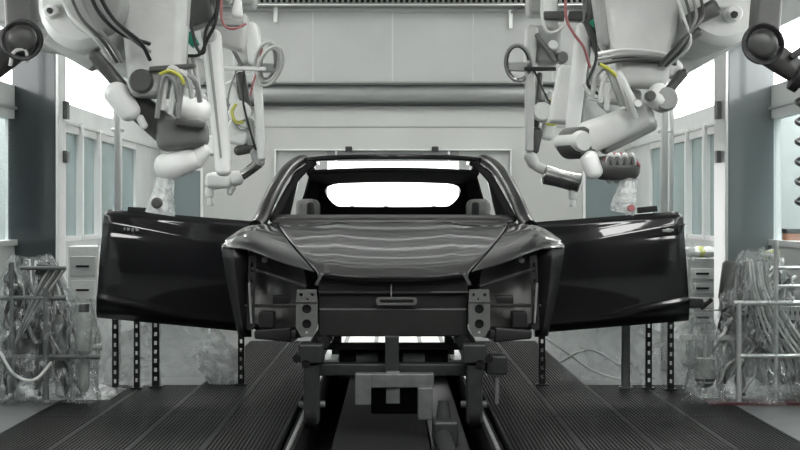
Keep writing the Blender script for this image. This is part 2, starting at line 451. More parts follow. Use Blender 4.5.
# ------------------------------------------------------------------ lamps
def ceiling_lamp(x, y, L, W, E, lab):
    t_ = thing('ceiling_light', lab, 'light', (x,y,4.6), 'long ceiling lights of the booth')
    MB().box(x-W/2-.03,x+W/2+.03,y-L/2-.03,y+L/2+.03,4.62,4.715).build('housing', m_frame, t_)
    MB().box(x-W/2,x+W/2,y-L/2,y+L/2,4.60,4.62).build('diffuser', e_lamp2 if y < 9 else e_lamp, t_)
for y in (5.2, 8.6, 13.2, 16.8):
    for x in (-.6, .6) if y < 9 else (-2.35, 2.35):
        ceiling_lamp(x, y, 2.8, .5, 6, 'long white ceiling light above the picture edge')
def door_streak_lamp(x, y, L, W, lab):  # added lamps out of view, aimed to reflect as streaks in the doors
    t_ = thing('ceiling_light', lab, 'light', (x,y,4.6))
    MB().box(x-W/2-.03,x+W/2+.03,y-L/2-.03,y+L/2+.03,4.62,4.715).build('housing', m_frame, t_)
    MB().box(x-W/2,x+W/2,y-L/2,y+L/2,4.60,4.62).build('diffuser', e_lamp, t_)
door_streak_lamp(2.7, 4.0, 2.2, 2.2, 'broad added ceiling light, out of view, that streaks the right door with a highlight')
door_streak_lamp(3.3, .2, 3.0, 1.3, 'added ceiling light near the right wall, behind the viewer, for a right door streak')
door_streak_lamp(-3.5, .2, 3.0, .9, 'added ceiling light near the left wall, behind the viewer, for a left door highlight')
e_band = emit('bonnet_band_diffuser', (1,1,.98), .7)  # added tubes out of view, only there to band the bonnet reflection
for y, tw in ((13.4,.16),(14.5,.22),(15.8,.14),(17.2,.3),(18.8,.2)):
    t_ = thing('band_light', 'added crosswise tube light above the picture edge, reflected as a band in the bonnet', 'light', (0,y,4.6), 'added tube lights for the bonnet bands')
    MB().box(-1.45,1.45,y-tw/2-.02,y+tw/2+.02,4.63,4.715).build('housing', m_frame, t_)
    MB().box(-1.4,1.4,y-tw/2,y+tw/2,4.60,4.63).build('diffuser', e_band, t_)
# unseen fill lights added outside the glazed sides to brighten the windows
for s in (-1,1):
    for y in (8,11.5,15,18):
        ld = bpy.data.lights.new('window_fill_light','AREA'); ld.shape='RECTANGLE'; ld.size=.8; ld.size_y=2.5; ld.energy=170
        lo = bpy.data.objects.new('window_fill_light', ld); COL.objects.link(lo); lo.location=(s*3.5,y,4.4)

# ------------------------------------------------------------------ robots
def hose(name, pts, r, m, parent, n=6, seg=6, label=None):
    return MB().tube(catmull(pts, n), r, seg).build(name, m, parent, label=label)
class Rob:
    def __init__(s, label, Y, px, group=None):
        s.Y = Y; a = P(px, 0, Y)
        s.t = thing('paint_robot', label, 'robot', (a.x, Y, 3.0))
    def p(s, a, dy=0): return P(a[0], a[1], s.Y+dy)
    def bar(s, name, a, b, w0, w1, d, m, dy=0, bevel=.03, d1=None, label=None):
        k = s.Y/F
        return MB().bar(s.p(a,dy), s.p(b,dy), w0*k, w1*k, d, d1).build(name, m, s.t, bevel=bevel, bseg=3, label=label)
    def cap(s, name, a, b, r0, r1, m, dy=0, dyb=None, label=None):
        k = s.Y/F
        return MB().capsule(s.p(a,dy), s.p(b, dy if dyb is None else dyb), r0*k, r1*k).build(name, m, s.t, label=label, smooth=70)
    def drum(s, name, c, r, L, m, dy=0, label=None, tilt=(0,0)):
        k = s.Y/F; q = s.p(c,dy); ax = Vector((tilt[0],1,tilt[1])).normalized()*L/2
        return MB().lathe(q-ax, q+ax, [(0,r*k*.55),(.0,r*k*.82),(.08,r*k*.97),(.14,r*k),(.9,r*k),(1,r*k*.9)], 28).build(name, m, s.t, label=label)
    def bell(s, a, b, r, m=None, dy=0):
        k = s.Y/F; r *= k
        MB().lathe(s.p(a,dy), s.p(b,dy), [(0,r*.62),(.25,r*.8),(.5,r*.7),(.56,r*.45),(.75,r*.5),(.95,r*.62),(1,r*.55)], 18).build('spray_bell', m or m_robw, s.t)
    def hose(s, pts, r, m, dy=-.12, name='hose', label=None, n=6):
        return hose(name, [s.p(q[:2], (q[2] if len(q) > 2 else dy)) for q in pts], r, m, s.t, n=n, label=label)
    def ring(s, c, rx, ry, r, m, dy=0, name='hose_coil', rot=0, twist=.06):
        k = s.Y/F; pts = []
        for i in range(28):
            a = 2*math.pi*i/28; x = rx*math.cos(a); y = ry*math.sin(a)
            q = s.p((c[0]+x*math.cos(rot)-y*math.sin(rot), c[1]+x*math.sin(rot)+y*math.cos(rot)), dy+twist*math.sin(a)); pts.append(q)
        MB().tube(pts, r, 6, True).build(name, m, s.t)

for s, sd in ((-1,'left'),(1,'right')):
    t_ = thing('robot_rail', 'overhead %s-hand rail carrying the painting robots, above the picture edge' % sd, 'rail', (s*1.6,11,3.35))
    MB().box(s*1.5-.55,s*1.5+.55,7.6,14.4,3.35,3.6).build('beam', m_side, t_, bevel=.02)
    for y in (8.2,13.6):
        MB().box(s*1.5-.12,s*1.5+.12,y,y+.25,3.6,4.72).build('hanger', m_side, t_)
def top(Y): return HOR-(3.35-CAMZ)*F/Y     # px row of the rail's underside

# ---- left front robot (largest, nearest)
r = Rob('large pale painting robot at upper left, nearest the camera, white wrist over the left door', 10.2, 140)
r.bar('mount', (110,top(10.45)), (110,-5), 120, 110, .5, m_rob2, dy=.25)
r.drum('shoulder_drum', (98,8), 50, .5, m_rob, dy=.1, tilt=(.25,-.1))
r.drum('shoulder_cap', (98,6), 30, .12, m_rob2, dy=-.2, tilt=(.25,-.1))
r.bar('motor_housing', (-6,6), (62,4), 40, 48, .35, m_rob2, dy=.3)
r.bar('arm_cover', (30,28), (112,46), 44, 34, .3, m_rob2, dy=.55, bevel=.08)
r.bar('arm_shroud', (100,40), (148,72), 52, 30, .2, m_rob, dy=.35, bevel=.07)
r.bar('counter_plate', (52,30), (98,66), 34, 18, .12, m_rob2, dy=.45)
r.drum('bolt_cap', (52,12), 7, .14, m_robw, dy=-.12)
r.drum('bolt', (52,12), 3, .18, m_dark, dy=-.13)
r.bar('upper_arm', (154,-40), (157,98), 70, 50, .30, m_rob, dy=-.05, bevel=.05)
r.bar('upper_arm_shell', (178,-20), (176,70), 26, 18, .24, m_rob2, dy=.05, bevel=.05)
r.bar('link_rod', (92,52), (124,90), 13, 13, .12, m_robd, dy=-.1)
r.cap('elbow', (116,92), (130,112), 13, 11, m_robw, dy=-.12)
r.drum('elbow_cap', (143,82), 12, .2, m_robd, dy=-.15)
r.cap('link_tip', (140,118), (144,126), 4, 4, m_robw, dy=-.1)
r.bar('forearm', (128,98), (178,140), 26, 30, .2, m_robd, dy=.05, bevel=.045)
r.bar('forearm_cover', (158,135), (208,134), 34, 26, .24, m_robm, dy=.02, bevel=.05)
r.cap('wrist', (166,168), (190,160), 14.5, 12, m_robw, dy=0)
r.cap('wrist_neck', (196,162), (203,150), 8, 8, m_robw, dy=0)
r.bar('wrist_bracket', (188,172), (204,148), 8, 8, .1, m_robd, dy=.06)
k = r.Y/F
MB().lathe(r.p((166,176)), r.p((160,214)), [(0,9*k),(.2,10*k),(.5,11*k),(.8,14*k),(1,15*k)], 20).build('bell_skirt', m_bagw, r.t, smooth=70)
r.bell((163,184), (158,211), 9)
r.drum('bell_face', (157,203), 5.5, .05, m_robd, dy=-.13)
for c, m_ in (((168,72),m_hosew),((176,76),m_hosew),((184,80),m_hoseg),((163,80),m_hoseg)):
    x, y = c; r.hose([(x-6,y+38,-.2),(x-3,y+15,-.22),(x+2,y-4,-.25),(x+12,y+2,-.25),(x+16,y+22,-.2)], .016, m_)
r.hose([(160,74,-.26),(170,71,-.27),(180,76,-.26),(184,84,-.25)], .011, m_yel, label='yellow hose')
for i in range(3): r.hose([(88+i*4,-10,-.3),(100+i*7,14+i*3,-.38),(122+i*9,34+i*4,-.35),(150,44+i*8,-.24)], .012, m_rubber if i != 1 else m_hoseg)
for x in (22,27,33): r.hose([(x,-20,.05),(x+1,0,.05),(x-1,14,.05),(x+3,22,.08)], .014, m_rubber if x != 27 else m_hosew)
r.bar('sleeve', (96,62), (118,52), 12, 20, .2, m_robw, dy=-.02, bevel=.03)
r.bar('cable_tray', (150,70), (196,66), 6, 5, .08, m_robd, dy=-.2, bevel=.01)
r.cap('counter_cover', (182,108), (200,112), 12, 14, m_robw, dy=.1)
r.bar('wrist_shade', (176,122), (206,126), 9, 7, .1, m_robd, dy=-.12, bevel=.015)
for i in range(3): r.hose([(60+i*10,-6,-.3),(72+i*9,18,-.36),(96+i*6,40,-.36),(112+i*5,62,-.2)], .010, (m_hosew,m_robd,m_hoseg)[i])
# ---- left middle robot
r = Rob('left robot with the long slanted white link, between the large one and the rear one', 11.5, 212)
r.bar('mount', (212,top(11.6)), (212,2), 40, 36, .4, m_rob2, dy=.1)
r.bar('shoulder_block', (186,14), (214,10), 34, 26, .3, m_robd, dy=.05)
r.bar('gear_housing', (214,30), (246,34), 26, 40, .25, m_rob, dy=.3)
r.cap('mount_pin', (238,2), (237,14), 4, 6, m_robw, dy=-.05)
r.bar('clamp_bar', (216,22), (244,24), 7, 6, .1, m_rob2, dy=-.05, bevel=.01)
r.bar('long_link', (211,30), (224,176), 19, 15, .16, m_robw, dy=-.12, bevel=.04)
r.bar('link_groove', (209,44), (221,158), 3, 2, .02, m_rob2, dy=-.205, bevel=.002)
r.drum('link_bearing', (210,36), 8, .22, m_rob, dy=-.12)
r.drum('side_drum', (184,72), 17, .3, m_rob, dy=.1, tilt=(.4,.1))
r.drum('side_drum_cap', (184,72), 10, .1, m_robw, dy=-.1, tilt=(.4,.1))
r.bar('white_body', (162,96), (204,108), 24, 32, .3, m_robw, dy=.12, bevel=.06)
r.drum('end_drum', (212,146), 10, .24, m_robw, dy=-.05)
r.bar('end_block', (214,140), (226,166), 16, 16, .2, m_rob, dy=.1)
r.bar('terminal_block', (188,34), (196,46), 10, 8, .1, m_green, dy=-.2, bevel=.006, label='teal green terminal block')
r.hose([(182,-20,-.25),(190,20,-.28),(197,48,-.3),(204,52,-.3),(206,30,-.3),(216,12,-.28),(219,-14,-.25)], .012, m_rubber)
r.hose([(220,-20,-.25),(216,20,-.3),(208,38,-.3),(200,54,-.3),(188,56,-.3)], .012, m_rubber)
r.hose([(222,-16,-.28),(222,20,-.3),(232,29,-.3),(246,24,-.26)], .009, m_red, label='faded red cable')
for i in range(4): r.hose([(186+i*3,56,-.25),(190+i*3,76+i*2,-.28),(198,90,-.28),(196-i*3,104,-.25)], .011, m_hosew if i % 2 else m_hoseg)
# ---- left rear robot
r = Rob('left rear robot with a coiled hose and small white spray wrist beside the car roof', 13.0, 246)
r.bar('mount', (243,top(13.1)), (243,8), 30, 26, .35, m_rob2, dy=.1)
r.bar('head_block', (246,24), (250,66), 26, 26, .28, m_rob, dy=.1, bevel=.05)
r.bar('head_cover', (250,22), (257,66), 12, 16, .14, m_robw, dy=-.06, bevel=.05)
r.bar('gearbox', (228,82), (236,104), 14, 12, .14, m_robw, dy=.1, bevel=.02)
r.drum('motor_cap', (232,36), 7, .16, m_robm, dy=-.1)
r.bar('rear_strut', (228,40), (242,66), 4, 4, .05, m_robm, dy=-.14, bevel=.008)
r.bar('tie_bar', (222,68), (266,69), 4, 4, .04, m_robw, dy=-.18, bevel=.008)
r.bar('long_link', (257,70), (262,160), 9, 8, .09, m_robw, dy=-.05, bevel=.02)
r.bar('inner_link', (240,72), (248,118), 11, 10, .09, m_robd, dy=.05)
r.drum('knuckle_drum', (240,112), 11, .18, m_robw, dy=-.05)
r.bar('triangle_cover', (226,130), (248,140), 26, 14, .14, m_robw, dy=.0, bevel=.03)
r.bar('lower_bracket', (234,152), (256,146), 9, 12, .1, m_robd, dy=.0)
r.bar('hook_bracket', (250,118), (251,146), 8, 9, .1, m_rob2, dy=-.02)
r.cap('elbow', (256,152), (259,163), 6, 6, m_rob2, dy=-.03)
r.cap('chrome_link', (258,164), (243,175), 5.5, 5, m_chrome, dy=-.03)
r.cap('wrist', (238,178), (214,181), 7.5, 9, m_robw, dy=-.03)
r.bar('wrist_cover', (206,180), (232,182), 15, 13, .13, m_robw, dy=-.04, bevel=.03)
r.cap('wrist_lug', (232,188), (230,193), 4, 3, m_rob, dy=-.03)
r.bell((209,187), (210,206), 6, dy=-.03)
for i, (rx, ry) in enumerate(((9,19),(12,20),(7,16),(10,17),(11,21))):
    r.ring((266+i*1.1,61+i*1.2), rx, ry, .012, m_hosew if i != 2 else m_hoseg, dy=-.1-.03*i, rot=.05+.09*i, twist=.1)
r.bar('coil_clamp', (262,68), (278,68), 9, 8, .06, m_rob2, dy=-.12, bevel=.01)
r.hose([(262,48,-.14),(259,66,-.16),(254,80,-.14),(250,96,-.12)], .009, m_red, label='faded red cable')
r.hose([(236,104,-.16),(232,112,-.18),(236,122,-.18),(244,122,-.16)], .011, m_yel, label='yellow hose')
r.hose([(244,70,-.1),(243,100,-.14),(250,130,-.14),(256,150,-.1)], .009, m_rubber)
r.hose([(240,60,-.08),(228,100,-.12),(238,128,-.12),(250,128,-.1)], .008, m_hoseg)

# ---- right front robot
r = Rob('large pale painting robot at upper right, nearest the camera, with a striped dark wrist', 10.2, 650)
r.bar('mount', (672,top(10.45)), (672,-5), 120, 110, .5, m_rob2, dy=.25)
r.bar('upper_arm', (642,-40), (640,88), 86, 50, .30, m_rob, dy=-.05, bevel=.05)
r.bar('upper_arm_shell', (606,-12), (610,50), 30, 20, .24, m_rob2, dy=.05, bevel=.05)
r.drum('shoulder_drum', (704,6), 48, .5, m_rob, dy=.1, tilt=(-.25,-.1))
r.bar('counter_plate', (738,20), (668,74), 46, 20, .14, m_rob2, dy=.4)
r.bar('dark_rib', (684,24), (718,6), 13, 18, .1, m_robd, dy=-.26)
r.bar('dark_rib', (672,50), (700,30), 8, 10, .1, m_robd, dy=-.2)
r.drum('bolt_cap', (733,14), 8, .14, m_robw, dy=-.2)
r.drum('bolt', (732,16), 3.5, .18, m_dark, dy=-.21)
r.bar('link_rod', (664,96), (686,70), 9, 9, .1, m_robd, dy=-.1)
r.drum('elbow_hub', (664,100), 12, .22, m_rob2, dy=-.1)
r.cap('elbow_cone', (659,78), (657,100), 5, 12, m_robw, dy=-.15)
r.bar('forearm', (652,112), (578,142), 26, 34, .22, m_rob, dy=0, bevel=.06)
r.bar('forearm_underside', (656,122), (600,150), 14, 14, .16, m_rob2, dy=.08, bevel=.04)
r.drum('forearm_end_ring', (577,143), 16, .2, m_robd, dy=-.03, tilt=(-.5,0))
r.drum('forearm_end_cap', (573,142), 11, .24, m_rob, dy=-.05, tilt=(-.5,0))
r.cap('drop_link', (589,158), (594,172), 9, 9, m_robw, dy=-.1)
r.cap('wrist', (602,168), (630,168), 12, 13, m_robd, dy=0)
for i, x in enumerate((610,617,624,631)): r.ring((x,168), 3.5, 13.5, .013, m_robw, dy=-.02, name='wrist_band', rot=.05, twist=.14)
r.hose([(604,160,-.05),(614,154,-.1),(630,156,-.1),(640,166,-.05)], .008, m_red, label='red stripe cable')
k = r.Y/F
MB().lathe(r.p((630,178)), r.p((622,213)), [(0,8*k),(.25,9*k),(.6,12*k),(.85,13*k),(1,12*k)], 20).build('bell_skirt', m_bagw, r.t, smooth=70)
r.bell((630,182), (629,211), 8)
r.drum('bell_face', (631,208), 3.5, .05, m_red, dy=-.15, label='small red face')
for i, c in enumerate(((612,72),(604,68),(618,80))):
    x, y = c; r.hose([(x-12,y+30,-.2),(x-8,y+8,-.22),(x+2,y,-.25),(x+10,y+16,-.25),(x+18,y+38,-.2)], .016, m_hosew if i != 1 else m_rob2)
r.bar('dress_pack', (616,72), (634,108), 10, 10, .1, m_robw, dy=-.16, bevel=.02)
r.hose([(600,64,-.28),(610,70,-.28),(616,76,-.26)], .011, m_yel, label='yellow hose')
for i in range(3): r.hose([(598,54+i*5,-.24),(625,50+i*5,-.26),(655,52+i*4,-.26),(676,58+i*3,-.22)], .013, (m_hosew,m_hoseg,m_robd)[i])
for x in (754,760,766): r.hose([(x,-20,-.1),(x+1,10,-.1),(x-1,26,-.1),(x+5,34,-.05)], .013, m_rubber)
r.bar('sleeve', (648,84), (676,60), 16, 22, .2, m_robw, dy=-.02, bevel=.03)
r.bar('cable_tray', (612,58), (668,62), 5, 6, .08, m_robd, dy=-.21, bevel=.01)
r.bar('lower_shell', (600,92), (640,100), 20, 16, .2, m_rob, dy=.1, bevel=.03)
r.drum('valve', (650,96), 5, .1, m_robd, dy=-.25)
r.drum('valve', (637,104), 4, .1, m_robw, dy=-.2)
for i in range(4): r.hose([(676+i*8,-6,-.3),(684+i*6,18,-.38),(690-i*4,44,-.36),(668-i*3,66,-.24)], .010, (m_hosew,m_robd,m_hoseg,m_robd)[i])
# ---- right middle robot
r = Rob('right robot with the long slanted bright link, between the large one and the rear one', 11.5, 575)
r.bar('mount', (576,top(11.6)), (576,-4), 40, 36, .4, m_rob2, dy=.1)
r.bar('shoulder_block', (584,12), (618,14), 30, 34, .3, m_robd, dy=.05)
r.bar('clamp_bar', (543,16), (582,17), 8, 10, .12, m_robd, dy=-.05, bevel=.01)
r.cap('mount_pin', (550,-6), (550,24), 8, 8, m_robw, dy=0)
r.bar('long_link', (584,24), (571,142), 15, 13, .16, m_robw, dy=-.12, bevel=.03)
r.bar('link_edge', (590,40), (579,140), 4, 4, .1, m_rob2, dy=-.1, bevel=.01)
r.drum('side_drum', (598,74), 12, .3, m_robw, dy=.0, tilt=(-.4,.1))
r.bar('pale_body', (566,66), (562,124), 14, 30, .2, m_robw, dy=.4, bevel=.03)
r.bar('white_body', (594,96), (604,134), 34, 26, .26, m_robw, dy=.12, bevel=.06)
r.cap('lower_cover', (604,100), (616,112), 13, 12, m_rob, dy=.05)
r.bar('terminal_block', (592,20), (601,32), 10, 8, .1, m_green, dy=-.2, bevel=.006, label='teal green terminal block')
r.bar('terminal_cover', (590,22), (608,40), 12, 14, .08, m_dark2, dy=-.14, bevel=.01)
r.hose([(566,-20,-.25),(566,16,-.3),(574,34,-.3),(584,48,-.3),(590,68,-.25)], .010, m_red, label='faded red cable')
r.hose([(543,-20,-.2),(542,16,-.25),(548,32,-.25),(562,28,-.25),(568,10,-.25)], .011, m_hosew)
r.hose([(590,-10,-.2),(596,30,-.25),(596,60,-.25),(588,84,-.25),(604,98,-.25)], .011, m_rubber)
for i in range(3): r.hose([(584+i*2,84,-.2),(590,94+i*2,-.25),(602,98,-.25),(608,84-i*3,-.25)], .011, m_hoseg if i % 2 else m_hosew)
r.bar('strut', (586,20), (600,60), 7, 6, .08, m_robd, dy=-.2, bevel=.01)
# ---- right rear robot
r = Rob('right rear robot with side cable loop and dark metallic wrist beside the car roof', 13.0, 540)
r.bar('mount', (540,top(13.1)), (540,16), 30, 26, .35, m_rob2, dy=.1)
r.bar('head_block', (546,26), (546,66), 30, 26, .22, m_rob2, dy=.1, bevel=.05)
r.bar('head_cover', (532,26), (529,68), 13, 10, .2, m_rob, dy=-.02, bevel=.05)
r.drum('head_knob', (552,46), 5, .2, m_robw, dy=-.06)
r.bar('gearbox', (556,104), (552,124), 12, 12, .14, m_robw, dy=.1, bevel=.02)
r.drum('motor_cap', (562,58), 6, .16, m_robm, dy=-.05)
r.bar('rear_strut', (536,34), (556,62), 4, 4, .05, m_robm, dy=-.12, bevel=.008)
r.bar('tie_bar', (524,69), (556,69), 4, 4, .05, m_dark, dy=-.12, bevel=.008)
r.bar('long_link', (530,70), (529,152), 10, 8, .1, m_rob, dy=-.05, bevel=.02)
r.bar('inner_link', (540,72), (536,128), 6, 6, .08, m_robd, dy=.03)
r.drum('knuckle_drum', (542,112), 10, .18, m_robw, dy=-.02)
r.bar('triangle_cover', (556,92), (546,140), 18, 12, .12, m_robw, dy=.06, bevel=.03)
r.bar('cross_rod', (538,100), (560,110), 4, 4, .04, m_robd, dy=-.08, bevel=.008)
r.cap('lower_knuckle', (537,132), (534,150), 6, 5, m_robd, dy=-.03)
r.cap('elbow', (530,156), (534,164), 6.5, 6, m_rob, dy=-.03)
r.cap('elbow_tube', (536,166), (548,172), 5, 5, m_rob, dy=-.03)
k = r.Y/F
MB().lathe(r.p((543,174),-.03), r.p((580,184),-.03), [(0,7*k),(.05,10*k),(.4,9*k),(.7,9*k),(.95,10*k),(1,8*k)], 20).build('chrome_wrist', m_chrome, r.t, label='dark shiny metallic wrist')
r.bell((573,190), (573,207), 6, dy=-.03)
for i, (rx, ry) in enumerate(((11,17),(13,18))):
    r.ring((518,63), rx, ry, .012, m_hoseg if i else m_robd, dy=-.1-.03*i, rot=-.1)
r.bar('coil_clamp', (508,67), (527,67), 8, 9, .06, m_rob2, dy=-.1, bevel=.01)
r.hose([(550,100,-.12),(560,112,-.15),(556,124,-.14),(546,124,-.12)], .010, m_yel, label='yellow hose')
r.hose([(534,70,-.1),(546,96,-.14),(552,104,-.14),(560,112,-.12)], .008, m_rubber)

# ---- corner arms in the near foreground
def corner(label, pts, rad, ring_c, Y, topx):
    a = P(topx,0,Y)
    t_ = thing('handling_arm', label, 'robot arm', (a.x,Y,3.0))
    k = Y/F
    MB().tube([P(x,y,Y) for x,y in pts], [q*k for q in rad], 20).build('arm_tube', m_robd, t_, smooth=60)
    for i in range(3):
        pp = []
        for j in range(24):
            q = 2*math.pi*j/24
            pp.append(P(ring_c[0]+math.cos(q)*(17+i*1.6), ring_c[1]+math.sin(q)*(17+i*1.3), Y-.05-.05*i+.03*math.sin(q*2)))
        MB().tube(pp, .008, 8, True).build('cable_ring', m_rubber, t_)
    MB().lathe(P(ring_c[0],ring_c[1],Y-.1), P(ring_c[0],ring_c[1],Y+.35), [(0,9*k),(.03,13*k),(.1,15*k),(1,15*k)], 24).build('joint_head', m_robd, t_)
    MB().bar(P(ring_c[0],ring_c[1]-4,Y+.25), (a.x,Y+.25,4.715), 26*k, 30*k, .2).build('hanger', m_robd, t_, bevel=.02)
    return t_
tl = corner('dark grey handling arm cut by the left picture edge, ringed by black cables', [(-60,92),(-20,68),(4,50),(20,40)], [20,20,20,18], (22,40), 9.0, -10)
hose('cable', [P(28,62,8.95),P(25,50,8.92),P(14,52,8.9),P(10,66,8.9)], .01, m_hosew, tl)
tr_ = corner('dark grey handling arm cut by the right picture edge, above the coiled hose', [(752,42),(765,50),(785,64),(800,74),(840,100)], [13,14,13,12,12], (763,44), 9.0, 815)
MB().lathe(P(794,74,8.96), P(803,79,8.96), [(0,.05),(.1,.085),(.9,.085),(1,.05)], 18).build('collar', m_rubber, tr_)
MB().bar(P(790,58,8.9), P(812,44,8.9), .035, .04, .05).build('bracket', m_dark, tr_, bevel=.008)
sp = []
for i in range(120):
    q = i*.30; sp.append(P(806+10*math.cos(q), 92+i*.95, 8.9+.06*math.sin(q)))
hose('coiled_hose', sp, .010, m_rubber, tr_, n=1)

# ------------------------------------------------------------------ conveyor
cv = thing('conveyor_track', 'dark floor conveyor channel with worn rails running under the car', 'conveyor', (0,8,0))
MB().box(-.33,.20,6.6,16,-.10,-.05).build('cover_plate', m_dark2, cv, bevel=.005)
MB().box(.21,.42,6.6,16,-.12,-.075).build('side_plate', m_dark, cv, bevel=.005)
for s in (-1,1):
    a, b = sorted((s*.50,s*.555))
    MB().box(a,b,6.6,16,-.30,.02).build('rail', m_dark2, cv, bevel=.006)
    a, b = sorted((s*.515,s*.535))
    MB().box(a,b,6.6,16,.02,.035).build('rail_cap', m_rail, cv, bevel=.003)
# drive pipe on the floor, right of centre
dv = thing('drive_unit', 'small grey pipe-shaped drive unit lying in the conveyor channel', 'drive unit', (.30,9.2,-.07))
MB().cyl((.30,7.4,-.02),(.27,9.6,-.02),.045,seg=18).build('pipe', m_dark, dv)
MB().box(.22,.36,9.3,9.6,-.07,.07).build('gear_box', m_dark, dv, bevel=.02)
MB().cyl((.28,9.45,.06),(.28,9.45,.17),.045,.03,16).build('neck', m_dark, dv)

cr = thing('car_carrier', 'grey and black steel skid carrying the car body on the conveyor', 'carrier', (0,9.8,0))
Yc = 9.75; kc = Yc/F
def Q(px,py,Y=Yc): return P(px,py,Y)
def cbox(px0,px1,py0,py1,y0,y1):
    a = P(px0,py1,y0); b = P(px1,py0,y0); return MB().box(a.x,b.x,y0,y1,a.z,b.z)
cbox(303,484,364,376,9.75,9.87).build('front_beam', m_dark, cr, bevel=.008)
cbox(318,470,343.5,350,9.9,10.0).build('upper_beam', m_dark2, cr, bevel=.006)
cbox(385,399,336,372,9.7,9.78).build('centre_post', m_dark, cr, bevel=.006)
cbox(386,400,372,404,9.62,9.7).build('centre_block', m_carr, cr, bevel=.006)
cbox(355,371,374,405,9.58,9.7).build('bracket_leg', m_carr, cr, bevel=.006)
cbox(418,433,388,420,9.5,9.62).build('bracket_leg', m_carr, cr, bevel=.006)
cbox(355,434,374,388,9.6,9.72).build('bracket_bar', m_carr, cr, bevel=.006)
cbox(371,418,388,414,9.9,10.3).build('motor_box', m_dark2, cr, bevel=.01)
for s in (-1,1):
    c = s*.462
    MB().box(c-.045,c+.045,9.6,9.75,.02,.42).build('front_leg', m_dark, cr, bevel=.01)
    MB().cyl((c-.03,9.66,.055),(c+.03,9.66,.055),.07,seg=24).build('wheel', m_dark2, cr)
    MB().cyl((c-.075,9.7,.12),(c+.075,9.7,.12),.02,seg=14).build('axle', m_carr, cr)
    MB().box(c-.05,c+.05,9.6,14.4,.34,.43).build('runner', m_dark, cr, bevel=.01)
    MB().box(c-.04,c+.04,13.9,14.05,.02,.34).build('rear_leg', m_dark, cr, bevel=.01)
    MB().cyl((c-.03,14.0,.055),(c+.03,14.0,.055),.07,seg=24).build('wheel', m_dark2, cr)
    MB().box(c-.07,c+.07,9.58,9.8,.36,.47).build('support_head', m_dark, cr, bevel=.012)
    mb = MB(); mb.bar((c-s*.02,9.72,.43),(s*.40,9.85,.47),.08,.05,.12)
    mb.build('support_arm', m_dark2, cr, bevel=.01)
    MB().box(c-.03,c+.03,13.6,13.8,.43,.50).build('rear_support', m_dark, cr)
    mb = MB().box(min(s*.20,s*.30),max(s*.20,s*.30),10.2,10.3,.28,.41); mb.build('cross_tab', m_dark, cr, bevel=.006)
    for dx in (.0,.05): MB().cyl((c+s*(.03+dx),9.58,.36+dx*.6),(c+s*(.03+dx),9.72,.36+dx*.6),.024,seg=14).build('clamp_screw', m_dark2, cr)
MB().box(-.5,.5,13.9,14.0,.34,.42).build('rear_beam', m_dark, cr, bevel=.008)
cbox(339,448,350,365,10.02,10.08).build('cross_plate', m_dark2, cr, bevel=.004)
cbox(356,378,353,362,10.0,10.02).build('clamp_block', m_carr, cr, bevel=.003)
cbox(403,425,353,362,10.0,10.02).build('clamp_block', m_carr, cr, bevel=.003)
cbox(486,508,356,375,9.75,9.95).build('sensor_box', m_dark, cr, bevel=.012)
MB().bar(P(497,378,9.7), P(497,404,9.7), .02, .02, .02).build('sensor_pin', m_carr, cr)
# white plate whose colour stands for the brightly lit floor under the body
pad = thing('lit_floor_plate', 'pale wide plate added as the brightly lit floor behind the car carrier', 'plate', (0,16.2,0))
MB().box(-.60,.60,13.4,18.6,.04,.06).build('plate', m_robw, pad)
mb = MB()
for x in (-.42,-.15,.02,.24,.44): mb.box(x-.018,x+.018,13.4,18.6,.06,.066)
mb.build('divider', m_carr, pad)

# ------------------------------------------------------------------ the car body
car = thing('unfinished_car', 'black unfinished car body shell with both front doors swung wide open', 'car', (0,11,.5))
c0 = [(0,11.2,1.155),(0,10.7,1.100),(0,10.25,1.015),(0,9.9,.925),(0,9.72,.850)]
c1 = [(.42,11.2,1.155),(.41,10.7,1.105),(.40,10.27,1.022),(.39,9.92,.93),(.385,9.74,.852)]
c2 = [(.76,11.2,1.150),(.72,10.8,1.122),(.65,10.42,1.065),(.55,10.05,.975),(.435,9.80,.865)]
def mir(c): return [(-x,y,z) for x,y,z in c]
rows = surf([mir(c2),mir(c1),c0,c1,c2], 8, 8)
# gentle power-dome creases in the bonnet
for r_ in rows:
    for p in r_:
        p.z += .012*math.exp(-((abs(p.x)-.36)/.06)**2)-.006*math.exp(-(p.x/.2)**2)
hd = MB().grid(rows).build('bonnet', m_hood, car, solid=.004, sub=1, smooth=80)
# downward front lip of the bonnet
lip = []
for p in rows[-1]: lip.append(p)
MB().grid([[p+Vector((0,0,-.002)) for p in lip],[p+Vector((0,.02,-.022)) for p in lip],[p+Vector((0,.08,-.018)) for p in lip]]).build('bonnet_lip', m_hood, car, solid=.004)

